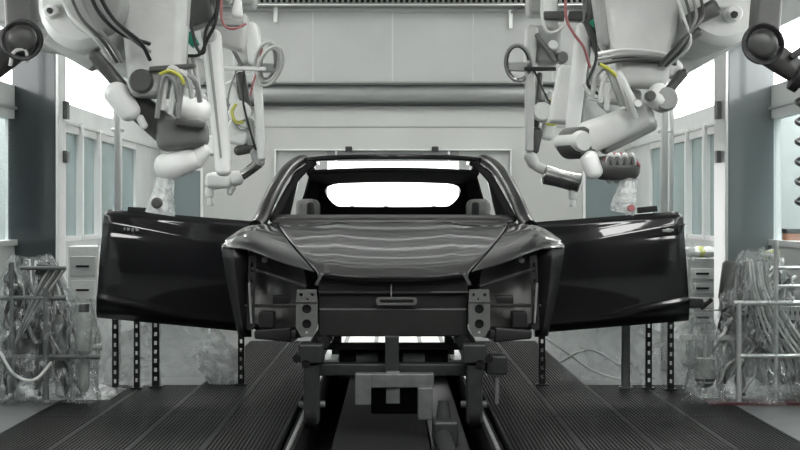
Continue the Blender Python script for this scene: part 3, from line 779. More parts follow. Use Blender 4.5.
c2b = [(.768,11.2,1.148),(.728,10.8,1.120),(.658,10.42,1.063),(.558,10.05,.973),(.445,9.81,.866)]
c3 = [(.87,11.2,1.135),(.90,10.85,1.135),(.88,10.5,1.115),(.82,10.15,1.045),(.66,9.90,.925)]
c4 = [(.955,11.2,1.06),(1.0,10.88,1.075),(1.02,10.55,1.065),(.985,10.25,1.045),(.86,10.02,.995)]
c5 = [(.975,11.2,1.0),(1.02,10.9,1.02),(1.035,10.6,1.025),(1.035,10.35,1.025),(1.02,10.14,1.008)]
def arch(y):
    d = abs(y-10.66); r0 = .40
    return .50 if d >= r0 else .60+math.sqrt(r0*r0-d*d)*.95
for s, sd in ((1,'right'),(-1,'left')):
    rw = surf([c2b,c3,c4,c5], 8, 8)
    if s < 0: rw = [[Vector((-p.x,p.y,p.z)) for p in r_] for r_ in rw]
    fe = MB().grid(rw).build('fender', m_black, car, solid=.004, sub=1, smooth=80)
    # side skin with the wheel arch
    top_ = [r_[-1] for r_ in rw]; rr = []
    ysd = [top_[0].y+(10.14-top_[0].y)*i/40 for i in range(41)]
    def ztop(y):
        for a, b in zip(top_[:-1], top_[1:]):
            if b.y <= y <= a.y: t = (a.y-y)/(a.y-b.y+1e-9); return a.lerp(b, t)
        return top_[-1]
    for y in ysd:
        t = ztop(y); zb = max(arch(y), .50); col_ = []
        for k in range(9):
            f = k/8; z = t.z*(1-f)+zb*f
            x = abs(t.x)-.10*((1.02-z)/.52)**1.3*(1 if z < 1.02 else 0) if z < 1.02 else abs(t.x)
            col_.append(Vector((s*x, y, z)))
        rr.append(col_)
    MB().grid(rr).build('fender_side', m_black, car, solid=.008, smooth=60)
    # front flange that drops from the fender tip
    a = MB(); L = []
    for k in range(9):
        f = k/8; z = 1.0-.52*f; xo = 1.02-.10*f**1.2; w = .10-.03*f+(.05*(1-f))
        L.append([Vector((s*xo,10.13,z)), Vector((s*(xo-w*.5),10.09,z-.004)), Vector((s*(xo-w),10.14,z-.008)), Vector((s*(xo-w),10.22,z-.008))])
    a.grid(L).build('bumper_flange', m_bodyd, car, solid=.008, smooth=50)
    # slotted vertical bracket
    pl = plate([rrect(-.022,.022,0,.44,.01)]+[rrect(-.008,.008,.04+i*.10,.10+i*.10,.006) for i in range(4)], .006,
        lambda x,y,d: Vector((s*(.845-y*.03-x),10.06+d,.52+y)))
    pl.build('lamp_bracket', m_body, car)
    MB().bar((s*.835,10.03,.56),(s*.85,10.03,.80),.012,.012,.01).build('bright_strip', m_rail, car, label='bright worn metal strip', bevel=.002)
    # headlamp aperture inner panels
    X1 = lambda *v: [Vector((s*x,y,z)) for x,y,z in v]
    ip = MB()
    ip.grid([X1((.90,10.20,1.0),(.78,10.22,1.0),(.64,10.16,.96),(.52,10.0,.90)),
             X1((.89,10.26,.84),(.76,10.30,.84),(.62,10.24,.82),(.50,10.06,.80)),
             X1((.88,10.24,.70),(.75,10.26,.70),(.62,10.20,.68),(.52,10.02,.68)),
             X1((.86,10.16,.54),(.74,10.16,.52),(.62,10.10,.50),(.52,9.98,.50))])
    ip.build('wheelhouse_panel', m_wheel, car, solid=.01, sub=2, smooth=60)
    MB().box(*sorted((s*.60,s*.72)),10.16,10.22,.66,.72).build('gusset', m_body, car, bevel=.01)
    MB().bar((s*.88,10.12,.66),(s*.54,9.98,.67),.018,.022,.03).build('headlamp_rail', m_body, car, bevel=.004)
    MB().bar((s*.84,10.14,.88),(s*.50,9.96,.78),.02,.02,.03).build('headlamp_strut', m_bodyd, car, bevel=.004)
    MB().bar((s*.80,10.12,.50),(s*.54,9.95,.505),.03,.05,.10).build('lower_rail', m_body, car, bevel=.008)
    q = MB().box(*sorted((s*.70,s*.79)),9.98,10.14,.535,.63); q.build('box_mount', m_hole, car, bevel=.01)
    MB().bar((s*.80,10.05,.50),(s*.58,10.02,.50),.05,.09,.20).build('splash_bracket', m_bodyd, car, bevel=.01)
    MB().cyl((s*.76,10.04,.935),(s*.76,10.12,.935),.018,seg=14).build('bolt', m_crash, car)
    MB().bar((s*.44,9.72,.80),(s*.50,9.68,.905) if 0 else (s*.405,9.70,.865),.018,.018,.012).build('stay_rod', m_crash, car, bevel=.002)
    # longitudinal member + crash plate with holes
    MB().box(*sorted((s*.44,s*.56)),9.78,11.2,.55,.69).build('longitudinal', m_body, car, bevel=.015)
    ox = .4925
    outl = [(-.055,.775),(.055,.775),(.062,.70),(.062,.56),(.034,.505),(-.034,.505),(-.062,.56),(-.062,.70)]
    pl = plate([[(x+ox,z) for x,z in outl], circ(ox,.663,.027), circ(ox,.578,.027), circ(ox-.032,.745,.009,10), circ(ox+.032,.745,.011,10), circ(ox-.005,.72,.007,8), circ(ox,.53,.008,8)], .014,
        lambda x,y,d: Vector((s*x, 9.70+d, y)))
    cp = pl.build('crash_plate', m_crash, car, bevel=.002)
    MB().box(*sorted((s*.44,s*.545)),9.725,9.78,.54,.76).build('crash_box', m_hole, car)
    MB().box(*sorted((s*(ox-.068),s*(ox+.068))),9.695,9.70,.697,.702).build('plate_fold', m_bodyd, cp)
# front crossmember and slam panel
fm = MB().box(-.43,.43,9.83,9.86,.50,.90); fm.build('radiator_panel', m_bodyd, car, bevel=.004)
MB().box(-.43,.43,9.78,9.86,.50,.665).build('crossmember', m_body, car, bevel=.012)
MB().box(-.43,.43,9.80,9.83,.745,.758).build('panel_crease', m_body, car, bevel=.003)
MB().box(-.43,.43,9.79,9.83,.50,.512).build('lower_lip', m_body, car, bevel=.003)
a = P(376,0,9.77).x; b = P(417,0,9.77).x
z0_, z1_ = P(0,305,9.77).z, P(0,297,9.77).z
pl = plate([rrect(a,b,z0_,z1_,.02), rrect(a+.02,b-.02,z0_+.013,z1_-.013,.009)], .02, lambda x,y,d: Vector((x,9.75+d,y)))
lt = pl.build('bonnet_latch', m_crash, car)
MB().bar((-.01,9.77,z1_),(-.01,9.79,z1_+.07),.008,.008,.008).build('latch_stem', m_crash, lt)
MB().box(.22,.45,9.785,9.80,.752,.760).build('thin_rail', m_crash, car)
# engine bay
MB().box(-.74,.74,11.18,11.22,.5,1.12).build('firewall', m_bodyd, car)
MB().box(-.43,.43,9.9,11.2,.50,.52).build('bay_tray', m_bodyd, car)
# cowl
cw = []
for i in range(17):
    x = -.80+1.6*i/16; w = 1-(x/.8)**2
    cw.append([Vector((x,11.24-.04*w,1.150)),Vector((x,11.30-.05*w,1.178)),Vector((x,11.38-.05*w,1.198)),Vector((x,11.46-.05*w,1.19))])
MB().grid(cw).build('cowl', m_body, car, solid=.01, smooth=60)

# A pillars, roof rails, inner pillars
Pl = lambda *v: [Vector(q) for q in v]
for s in (-1,1):
    outer = catmull([(s*.90,11.15,1.12),(s*.875,11.28,1.17),(s*.845,11.5,1.285),(s*.80,11.8,1.415),(s*.745,12.1,1.525),(s*.675,12.45,1.597),(s*.655,12.9,1.60),(s*.645,13.4,1.565),(s*.64,13.9,1.50),(s*.66,14.15,1.42)], 6)
    rad = [.050-.012*(i/len(outer)) for i in range(len(outer))]
    MB().tube(outer, rad, 14).build('pillar_and_roof_rail', m_pillar, car, smooth=80)
    inner = catmull([(s*.80,11.32,1.17),(s*.755,11.6,1.29),(s*.70,11.95,1.43),(s*.635,12.25,1.53),(s*.58,12.42,1.58)], 6)
    MB().tube(inner, .026, 10).build('screen_flange', m_inner, car, smooth=80)
    web = [[a_+Vector((-s*.02,.02,0)), b_] for a_, b_ in zip(catmull([(s*.69,12.43,1.60),(s*.66,12.46,1.60)],6), catmull([(s*.62,12.34,1.58),(s*.56,12.40,1.585)],6))]
    MB().grid(web).build('corner_web', m_black, car, solid=.012)
    MB().bar((s*.705,12.75,1.575),(s*.86,12.7,1.05),.05,.11,.09).build('centre_pillar', m_black, car, bevel=.015)
    MB().bar((s*.86,12.7,1.08),(s*.90,12.7,.48),.12,.16,.12).build('centre_pillar_foot', m_bodyd, car, bevel=.015)
    qd = [[Vector((s*x,y,z)) for x,y,z in r_] for r_ in (
        [(.66,13.55,1.56),(.64,13.8,1.52),(.60,14.05,1.47)],
        [(.70,13.7,1.38),(.66,13.9,1.36),(.61,14.1,1.33)],
        [(.78,13.75,1.2),(.72,13.95,1.2),(.64,14.15,1.19)],
        [(.83,13.75,1.0),(.78,14.0,1.0),(.66,14.2,1.0)])]
    MB().grid(qd).build('rear_pillar', m_inner, car, solid=.05, sub=1)
    MB().box(*sorted((s*.585,s*.76)),13.2,13.7,1.0,1.325).build('wheelhouse_inner', m_primer, car, bevel=.05, bseg=4)
    MB().box(*sorted((s*.60,s*.66)),12.95,13.15,1.15,1.30).build('belt_bracket', m_bodyd, car, bevel=.02)
    # sill, rear door and rear wing
    MB().box(*sorted((s*.82,s*.93)),11.2,13.2,.44,.56).build('sill', m_black, car, bevel=.03, bseg=3)
    sp_ = []
    for i in range(13):
        y = 12.72+1.75*i/12; t = i/12; col_ = []
        for k in range(8):
            f = k/7; zb = .5
            dd = abs(y-13.65)
            if dd < .4: zb = .55+math.sqrt(.16-dd*dd)*.95
            z = 1.12*(1-f)+zb*f
            x = .93+.05*math.sin(math.pi*min(1,(1.12-z)/.6))*(1-.3*t)-.12*t*t
            col_.append(Vector((s*x,y,z)))
        sp_.append(col_)
    MB().grid(sp_).build('rear_side_panel', m_black, car, solid=.02, smooth=60)
    MB().box(*sorted((s*.70,s*.93)),13.2,14.3,1.09,1.13).build('shoulder_shelf', m_black, car, bevel=.01)
# roof
hx = [-.66,-.4,0,.4,.66]
hdp = catmull([(-.68,12.42,1.592),(-.4,12.3,1.608),(0,12.24,1.612),(.4,12.3,1.608),(.68,12.42,1.592)], 8)
MB().grid([[p+Vector((0,0,.012)) for p in hdp],[p+Vector((0,.03,.018)) for p in hdp],[p+Vector((0,.10,.012)) for p in hdp]]).build('roof_front_header', m_black, car, solid=.022)
MB().grid([[p+Vector((0,-.005,.006)) for p in hdp],[p+Vector((0,.02,-.006)) for p in hdp]]).build('header_flange', m_black, car, solid=.008)
rf = []
for i in range(9):
    y = 13.0+1.0*i/8; z = 1.538-.066*(i/8)**1.3
    rf.append([Vector((x, y-.05*(1-(x/.66)**2), z+.022*(1-(x/.66)**2)-.012)) for x in [-.66+1.32*k/12 for k in range(13)]])
MB().grid(rf).build('roof_rear_panel', m_inner, car, solid=.03)
for s in (-1,1):
    MB().grid([[Vector((s*.65,y,1.60)),Vector((s*.565,y,1.595))] for y in (12.42,12.6,12.8,13.05)]).build('roof_side_strip', m_black, car, solid=.02)
# tailgate with its rounded window opening
Yt = 13.95
def T(px,py): q = P(px,py,Yt); return (q.x,q.z)
wl_ = [T(325,191),T(329,186),T(340,183.5),T(365,182.3),T(393,182),T(421,182.3),T(446,183.5),T(457,186),T(461,191),T(457,199),T(451,204.5),T(443,206.3),T(393,206.8),T(343,206.3),T(335,204.5),T(329,199)]
cx_ = sum(x for x,_ in wl_)/len(wl_)
wl_ = [(p.x,p.y) for p in catmull([(x,z,0) for x,z in wl_], 4, True)]
ot = [(-.63,1.52),(-.3,1.535),(.3,1.535),(.63,1.52),(.66,1.40),(.72,1.2),(.74,.95),(.72,.62),(-.72,.62),(-.74,.95),(-.72,1.2),(-.66,1.40)]
pl = plate([ot, wl_], .05, lambda x,y,d: Vector((x, Yt+d+max(0,(1.5-y))*.25, y)))
pl.build('tailgate', m_inner, car, smooth=30)
for px in (352,386,434):
    q = P(px,206.3,Yt-.02); MB().box(q.x-.02,q.x+.02,Yt+.03,Yt+.06,q.z-.01,q.z+.004).build('window_clip', m_dark, car)
MB().box(-.85,.85,11.2,14.2,.50,.53).build('floor_pan', m_bodyd, car)
MB().box(-.78,.78,13.0,13.1,.5,1.05).build('rear_bulkhead', m_bodyd, car)

# doors
def door(s):
    Yh = 11.18
    def D(u, v, d=0):
        # u 0 hinge .. 1 outer edge, v 0 bottom .. 1 belt
        if s < 0: tb = ((250,221),(104,209)); bt = ((243,332),(95.5,318))
        else: tb = ((536,222),(682.5,211)); bt = ((543,333),(690,321))
        Yo = 11.19
        px_t = tb[0][0]+(tb[1][0]-tb[0][0])*u; py_t = tb[0][1]+(tb[1][1]-tb[0][1])*u
        px_b = bt[0][0]+(bt[1][0]-bt[0][0])*u; py_b = bt[0][1]+(bt[1][1]-bt[0][1])*u
        Yd = Yh+(Yo-Yh)*u
        q = P(px_b+(px_t-px_b)*v, py_b+(py_t-py_b)*v, Yd)
        q.y += d
        return q
    def prof(v, u):
        # outward bulge towards the viewer, with a shoulder facet, a handle facet and a sill crease
        H = .70
        def ramp(c, w, sl):
            # extra depth lost above c, spread over width w
            t = min(1, max(0, (v-c)/w)); return sl*w*H*t
        b = .030*math.sin(math.pi*min(1,v/.98)*.9+.15)
        sh = .765+.145*u
        b -= ramp(sh-.015, .085, .135)
        g = min(1, max(0, (u-.45)/.3))
        b -= ramp(.715+.03*u, .055, .066*g)
        low = .03+.155*u; gl_ = min(1, max(0, (u-.35)/.5))
        b += gl_*.012*math.exp(-((v-low)/.03)**2)
        b -= .03*max(0,(v-.95)/.05)**1.6
        b -= .04*max(0,(.08-v)/.08)**1.5
        return -b
    rows = []
    nv = 70; nu = 30
    for j in range(nv+1):
        v = j/nv; row = []
        for i in range(nu+1):
            u = i/nu
            uu = u; vv = v
            # rounded outer upper corner
            if u > .96 and v > .93: 
                e = (u-.96)/.04; vv = v-.03*e*e*((v-.93)/.07)
            row.append(D(uu, vv, prof(v, u)+.012*max(0,(u-.985)/.015)**2))
        rows.append(row)
    sd = 'left' if s < 0 else 'right'
    dr = MB().grid(rows).build('front_door', m_door, car, solid=0, smooth=80, label='black %s front door swung wide open' % sd)
    # inner shell
    inn = []
    for j in range(13):
        v = j/12; inn.append([D(i/8, v*.985, .10+.02*math.sin(math.pi*v)) for i in range(9)])
    sh = MB().grid(inn)
        # closing rim
    def rim(pa, pb): sh.grid([pa, pb])
    rim([rows[0][i] for i in range(0,nu+1)], [D(i/nu,0,.10) for i in range(nu+1)])
    rim([rows[-1][i] for i in range(0,nu+1)], [D(i/nu,.985,.10) for i in range(nu+1)])
    rim([rows[j][-1] for j in range(nv+1)], [D(1,j/nv*.985,.10+.02*math.sin(math.pi*j/nv)) for j in range(nv+1)])
    rim([rows[j][0] for j in range(nv+1)], [D(0,j/nv*.985,.10+.02*math.sin(math.pi*j/nv)) for j in range(nv+1)])
    sh.build('inner_shell', m_black, dr)
    # handle recess with the bare mounting bracket
    if s < 0: u0, u1, va, vb = .72, .90, .80, .87
    else: u0, u1, va, vb = .78, .985, .785, .885
    hp = []
    for j in range(5):
        f = j/4
        hp.append([D(u0+(u1-u0)*(i/8)+(.06*(f)-.03)*(1 if s>0 else 1), va+(vb-va)*f*(.35+.65*i/8), prof(va+(vb-va)*f, u0+(u1-u0)*i/8)-.004) for i in range(9)])
    MB().grid(hp).build('handle_recess', m_hole, dr, solid=.003)
    for k, (uu, w, hh) in enumerate(((.76,.012,.010),(.79,.010,.016),(.82,.012,.012),(.845,.008,.012)) if s < 0 else ((.865,.018,.012),(.895,.02,.016),(.92,.010,.010),(.965,.006,.02))):
        c = D(uu, .835, prof(.835,uu)-.012)
        MB().box(c.x-w*.8,c.x+w*.8,c.y-.004,c.y+.006,c.z-hh*.8,c.z+hh*.8).build('handle_bracket', m_rail if not (s > 0 and k == 3) else m_dark, dr, bevel=.003)
    # door hinges
    for v in (.28,.70):
        c = D(0, v, .06)
        MB().box(*sorted((c.x-s*.10,c.x+s*.02)), c.y-.03, c.y+.03, c.z-.04, c.z+.04).build('hinge', m_body, dr, bevel=.008)
    # holding tool clipped on the belt line
    c0_ = P(128,211,11.24) if s < 0 else P(637,212,11.24); c1_ = P(152,212.5,11.24) if s < 0 else P(657,210,11.24)
    MB().bar(c0_+Vector((0,0,.01)), c1_+Vector((0,0,.01)), .04, .04, .05).build('belt_clip', m_dark, dr, bevel=.006)
    return dr
dl = door(-1); drr = door(1)
# door stay hook on the right door's outer lower edge
q = P(690,300,11.3)
MB().bar(P(688,303,11.23), P(703,303,11.23), .07, .06, .06).build('stay_block', m_dark, drr, bevel=.01)
MB().bar(P(701,309,11.23), P(712,299,11.23), .022, .03, .03).build('stay_hook', m_dark, drr, bevel=.006)
MB().bar(P(706,310,11.3), P(722,310,11.3), .012, .012, .015).build('stay_pin', m_trim, drr, bevel=.003)

# ------------------------------------------------------------------ slotted posts below the doors
def slotted(px, Y, ytop, w, lab, m_=m_dark, holes=True):
    a = P(px,0,Y); h = P(0,ytop,Y).z
    t_ = thing('slotted_post', lab, 'post', (a.x,Y,0))
    hw = w*Y/F/2
    L = [[(-hw,0),(hw,0),(hw,h),(-hw,h)]]
    if holes:
        z = .05
        while z < h-.06: L.append([(-hw*.42,z),(hw*.42,z),(hw*.42,z+.028),(-hw*.42,z+.028)]); z += .062
    plate(L, .006, lambda x,y,d: Vector((a.x+x,Y+d,y))).build('channel', m_, t_, smooth=0)
    MB().box(a.x-hw,a.x-hw+.005,Y,Y+.05,0,h).box(a.x+hw-.005,a.x+hw,Y,Y+.05,0,h).build('side_flange', m_, t_, smooth=0)
    MB().box(a.x-hw-.02,a.x+hw+.02,Y-.02,Y+.07,0,.012).build('foot_plate', m_, t_)
    return t_
slotted(115,11.62,300,6,'dark slotted post under the left door, nearest its outer end')
slotted(136.5,11.70,300,5.5,'dark slotted post under the left door, second from its outer end')
slotted(155.5,11.80,300,7,'dark slotted post under the left door, third from its outer end')
slotted(241,11.95,300,6,'dark slotted post under the hinge end of the left door')
slotted(542,11.95,300,6.5,'dark slotted post under the hinge end of the right door')
slotted(626,11.75,300,8,'plain wide grey post under the right door without holes', m_carr, False)
slotted(649,11.70,300,6,'dark slotted post under the right door, second from its outer end')
slotted(671,11.62,300,6,'dark slotted post under the right door, nearest its outer end')

# ------------------------------------------------------------------ hanging plastic film
def film(name, x0, x1, Yf, z0, z1, m_, seed, amp=.05, foot=.15, parent=None):
    """crumpled sheet hanging from z1 to z0 and spreading at the foot"""
    rows = []; nx, nz = 70, 46
    for j in range(nz+1):
        f = j/nz; row = []
        for i in range(nx+1):
            u = i/nx; x = x0+(x1-x0)*u
            a = noise.noise(Vector((x*5, f*1.6, seed)))*1.0+noise.noise(Vector((x*13+f*2, f*4, seed+9)))*.45+noise.noise(Vector((x*30, f*14, seed+3)))*.18
            y = Yf+amp*a*(.5+1.1*f)-foot*f**5
            z = z1+(z0-z1)*f+.02*noise.noise(Vector((x*6,f*3,seed+5)))*f
            row.append(Vector((x+.03*noise.noise(Vector((x*4,f*5,seed+7))),y,max(z,.004))))
        rows.append(row)
    return MB().grid(rows).build(name, m_, parent, smooth=50)
def fx(px,Y): return P(px,0,Y).x
tag(film('plastic_sheet', fx(98,12.0), fx(163,12.0), 12.0, .0, 1.0, m_film2, 3.1), 'pale crumpled plastic sheet hanging behind the three slotted posts at left', 'plastic sheet')
tag(film('plastic_sheet', fx(160,12.7), fx(216,12.7), 12.7, .0, 1.0, m_filmd, 8.3, .04), 'smooth grey plastic sheet hanging under the middle of the left door', 'plastic sheet')
tag(film('plastic_sheet', fx(560,12.5), fx(625,12.5), 12.5, .0, 1.0, m_filmd, 5.7, .06), 'thin dim plastic sheet hanging under the middle of the right door', 'plastic sheet')
tag(film('plastic_sheet', fx(625,12.1), fx(695,12.1), 12.1, .0, 1.0, m_filmd, 4.4, .07), 'streaky plastic sheet hanging behind the slotted posts at right', 'plastic sheet')
# milky bag hanging by the left hinge post
bg = thing('plastic_bag', 'milky plastic bag hanging beside the left hinge-end post', 'plastic bag', (fx(224,12.1),12.1,.0))
rows = []
for j in range(25):
    f = j/24; rr_ = .03+.11*math.sin(min(1,f*1.15)*math.pi*.62)**1.2*(1-.35*max(0,f-.8)/.2)
    c = P(213+12*f, 328+58*f, 12.1); row = []
    for i in range(32):
        q = 2*math.pi*i/32; n_ = 1+.28*noise.noise(Vector((math.cos(q)*2,math.sin(q)*2,f*6)))+.15*noise.noise(Vector((math.cos(q)*5,math.sin(q)*5,f*15)))
        row.append(c+Vector((math.cos(q)*rr_*n_*1.1, math.sin(q)*rr_*n_*.6, .0)))
    row.append(row[0].copy()); rows.append(row)
MB().grid(rows).build('film', m_bagw, bg, weld=True)
MB().cyl(P(213,300,12.1), P(213,328,12.1), .012, seg=8).build('tie', m_hosew, bg)
# loose film strips drawn as thin drooping folds on the right
for i, pts in enumerate(([(546,338),(566,352),(596,372),(640,384)],[(560,362),(590,350),(625,368),(655,378)])):
    tag(MB().tube(catmull([P(x,y,12.2-.15*i) for x,y in pts], 8), .008, 6).build('clear_hose', m_hosew, None), ('clear hose sagging under the right door, starting at the hinge end' if i == 0 else 'clear hose sagging behind the plain grey post under the right door'), 'hose')

# ------------------------------------------------------------------ hose stands wrapped in film
def stand(side, Y, verts, horis, lab, mt=None):
    mt = mt or m_trim
    a = P(verts[0][0],0,Y)
    t_ = thing('hose_stand', lab, 'stand', (a.x,Y,0))
    for px, py0, w in verts:
        x = P(px,0,Y).x; MB().cyl((x,Y,0),(x,Y,P(0,py0,Y).z),w*Y/F/2,seg=12).build('upright', mt, t_)
        MB().cyl((x,Y,0),(x,Y,.015),.05,seg=14).build('foot', m_carr, t_)
    for x0, x1, py, w in horis:
        p0, p1 = P(x0,py,Y), P(x1,py,Y); MB().cyl(p0,p1,w*Y/F/2,seg=12).build('crossbar', mt, t_)
    return t_
ls = stand('left', 10.85, [(12,262,5),(46,288,6)], [(-14,66,298,5),(-14,100,357,5),(20,66,268,4)], 'dull steel tube stand holding bundled hoses, left of the left door', m_carr)
rs = stand('right', 10.8, [(739,302,5.5),(776,240,5),(806,300,5)], [(734,810,303,5),(738,810,356,5),(776,810,268,4),(776,810,286,3)], 'steel tube stand holding bundled hoses, right of the right door')
MB().box(P(777,0,10.9).x,P(811,0,10.9).x,10.88,10.90,P(0,320,10.9).z,P(0,306,10.9).z).build('slotted_tray', m_trim, rs, bevel=.004)
for i in range(9):
    x = P(780+i*5,0,10.88).x; MB().box(x-.005,x+.005,10.872,10.879,P(0,315,10.9).z,P(0,311,10.9).z).build('tray_slot', m_hole, rs)

def bundle(side, starts, ends, n, Y, lab, mats_, rr=(.007,.013)):
    a = P(ends[0][0],0,Y)
    t_ = thing('hose_bundle', lab, 'hose bundle', (a.x,Y,0.0))
    for i in range(n):
        s0 = R.choice(starts); e0 = R.choice(ends); pts = []
        x0, y0 = s0[0]+R.uniform(-6,6), s0[1]+R.uniform(-5,5); x1, y1 = e0[0]+R.uniform(-8,8), e0[1]+R.uniform(-6,6)
        for k in range(6):
            f = k/5; wob = math.sin(math.pi*f)
            pts.append(P(x0+(x1-x0)*f+wob*R.uniform(-11,11), min(398, y0+(y1-y0)*f+wob*R.uniform(-8,12)), Y+R.uniform(-.16,.16)))
        hose('hose', pts, R.uniform(*rr), R.choice(mats_), t_, n=6, seg=6)
    return t_
hm = [m_hosew, m_hosew, m_hoseg, m_hoseg, m_rubber, m_rob2]
lb = bundle('left', [(10,268),(30,262),(50,265),(20,285)], [(10,390),(40,392),(60,380),(74,392),(30,340)], 34, 11.05, 'tangle of black, grey and clear hoses hanging on the left stand', [m_hoseg,m_hoseg,m_rubber,m_rubber,m_robd,m_hosew])
rb = bundle('right', [(732,272),(746,258),(762,270),(745,285),(778,262),(790,280),(730,300)], [(720,385),(745,390),(770,380),(790,370),(792,340),(725,340)], 46, 11.05, 'tangle of clear and grey hoses hanging on the right stand', hm)
for i in range(8):      # the sweeping parallel hoses on the right
    x = 750+i*3
    hose('hose', [P(x-4,262,10.9),P(x,290,10.85),P(x+10+i*2,330,10.82),P(x+26+i*3,362,10.85),P(x+34,384,10.95)], .009, m_hosew if i % 3 else m_hoseg, rb)
for i in range(5):
    x = 10+i*3
    hose('hose', [P(66-i*4,268,10.9),P(48-i*3,292,10.85),P(24-i,330,10.85),P(4,362+i*4,10.9)], .009, (m_hoseg,m_robd)[i%2], lb)
hose('hose', [P(0,352,10.75),P(14,374,10.7),P(34,380,10.7),P(52,362,10.75)], .010, m_hosew, lb)

# coils and valves behind the film
def valve(px, py0, py1, Y, w, lab, top_=m_dark):
    a = P(px,py1,Y); b = P(px,py0,Y); k = Y/F
    t_ = thing('spray_applicator', lab, 'spray applicator', (a.x,Y,a.z))
    MB().lathe(a, b, [(0,w*.18*k),(.05,w*.30*k),(.12,w*.34*k),(.42,w*.34*k),(.46,w*.26*k),(.52,w*.5*k),(.95,w*.5*k),(1,w*.4*k)], 22).build('body', m_rob2, t_)
    MB().cyl(b, b+Vector((0,0,8*k)), w*.3*k, seg=18).build('cap', top_, t_)
    MB().cyl(P(px-9,py1-45,Y), P(px+18,py1-45,Y), .022, seg=12).build('holder_arm', m_rob2, t_)
    return t_
va = valve(84,312,392,10.95,18,'grey spray applicator in a clear bag beside the left door edge')
vb = valve(60,314,396,11.1,14,'slimmer grey spray applicator left of the bagged one, in the left hose tangle')
MB().cyl(P(28,352,10.95),P(28,352,11.15),.17,seg=26).build('drum', m_dark, ls)
MB().lathe(P(47,262,10.95),P(44,290,10.95),[(0,.03),(.1,.065),(.45,.07),(.5,.045),(.7,.05),(1,.03)],20).build('pump_head', m_dark, ls)
# cup on the right
cp = thing('hanging_cup', 'small pale cup with dark rounded base left of the right stand', 'cup', (P(705,0,10.9).x,10.9,0))
a = P(705,386,10.9); b = P(705,358,10.9)
MB().lathe(a, b, [(0,.02),(.12,.058),(.3,.066),(1,.066),(.98,.058)], 24).build('cup', m_rob2, cp)
MB().lathe(a-Vector((0,0,.012)), a+Vector((0,0,.05)), [(0,.012),(.3,.05),(1,.068)], 24).build('base', m_rubber, cp)
MB().cyl(b, P(705,335,10.9), .01, seg=8).build('stem', m_trim, cp)
MB().box(P(680,0,10.9).x,P(738,0,10.9).x,10.9,10.93,P(0,340,10.9).z,P(0,335,10.9).z).build('bracket', m_rob2, cp)
tag(MB().cyl(P(728,302,11.1),P(735,262,11.1),.07,.08,20,ch=.2).build('bulk_connector', m_robd, None, label=None), 'dark bundled cable connector at the top of the right hose tangle', 'connector')

# film wraps over both stands: crumpled closed shells
def wrap(name, px0, px1, py0, Y, dep, m_, seed, lab):
    rows = []; na, nz = 90, 50
    xc = (P(px0,0,Y).x+P(px1,0,Y).x)/2; hw = (P(px1,0,Y).x-P(px0,0,Y).x)/2; zt_ = P(0,py0,Y).z
    for j in range(nz+1):
        f = j/nz; row = []
        for i in range(na+1):
            q = 2*math.pi*i/na
            cq, sq = math.cos(q), math.sin(q)
            n_ = .22*noise.noise(Vector((cq*3,sq*3,f*4+seed)))+.16*noise.noise(Vector((cq*8,sq*8,f*9+seed)))+.08*noise.noise(Vector((cq*20,sq*20,f*22+seed)))
            top_r = .45+.55*min(1,f*3.2)
            foot = 1+.16*max(0,(f-.85)/.15)
            row.append(Vector((xc+hw*(cq*(1+n_)*top_r*foot), Y+dep*(sq*(1+n_*1.5)*top_r*foot), max(.004, zt_*(1-f)+.03*noise.noise(Vector((cq*3,sq*3,f*8+seed+4)))))))
        row[-1] = row[0].copy(); rows.append(row)
    o = MB().grid(rows).build(name, m_, None, smooth=35, weld=True)
    return tag(o, lab, 'plastic wrap')
wrap('plastic_wrap', -8, 72, 256, 11.05, .30, m_film, 1.3, 'crinkled clear plastic wrapped around the left hose stand')
wrap('plastic_wrap', 70, 98, 300, 10.95, .13, m_film, 6.1, 'narrow clear plastic bag around the spray applicator by the left door')
wrap('plastic_wrap', 722, 796, 250, 11.05, .32, m_film, 2.9, 'crinkled clear plastic wrapped around the right hose stand')
wrap('plastic_wrap', 688, 722, 318, 10.95, .16, m_film, 9.2, 'clear plastic bag around the pale cup by the right door')
# film lying on the floor
def puddle(px0, px1, py, Y, lab, seed):
    rows = []
    for j in range(26):
        v = j/25; row = []
        for i in range(60):
            u = i/59; x = P(px0+(px1-px0)*u,0,Y).x; y = Y-.35+.7*v
            e = math.sin(math.pi*u)**.4*math.sin(math.pi*v)**.5
            row.append(Vector((x, y+.05*noise.noise(Vector((x*6,v*4,seed))), .004+e*.09*(.5+noise.noise(Vector((x*7,y*7,seed)))+.5*noise.noise(Vector((x*18,y*18,seed)))) if e > 0 else .004)))
        for p in row: p.z = max(p.z,.004)
        rows.append(row)
    tag(MB().grid(rows).build('plastic_sheet', m_bagw, None, smooth=40), lab, 'plastic sheet')
puddle(-30, 118, 400, 11.35, 'rumpled white plastic sheet lying on the floor under the left hose stand', 2.2)
puddle(690, 800, 400, 11.45, 'rumpled plastic sheet lying on the floor under the right hose stand', 7.2)

# floor edges: pale kerb at left, dull red strip at right
struct('trim_10', MB().box(P(708,0,10.85).x, 3.6, 10.75, 10.95, -.004, .012), m_redfl)

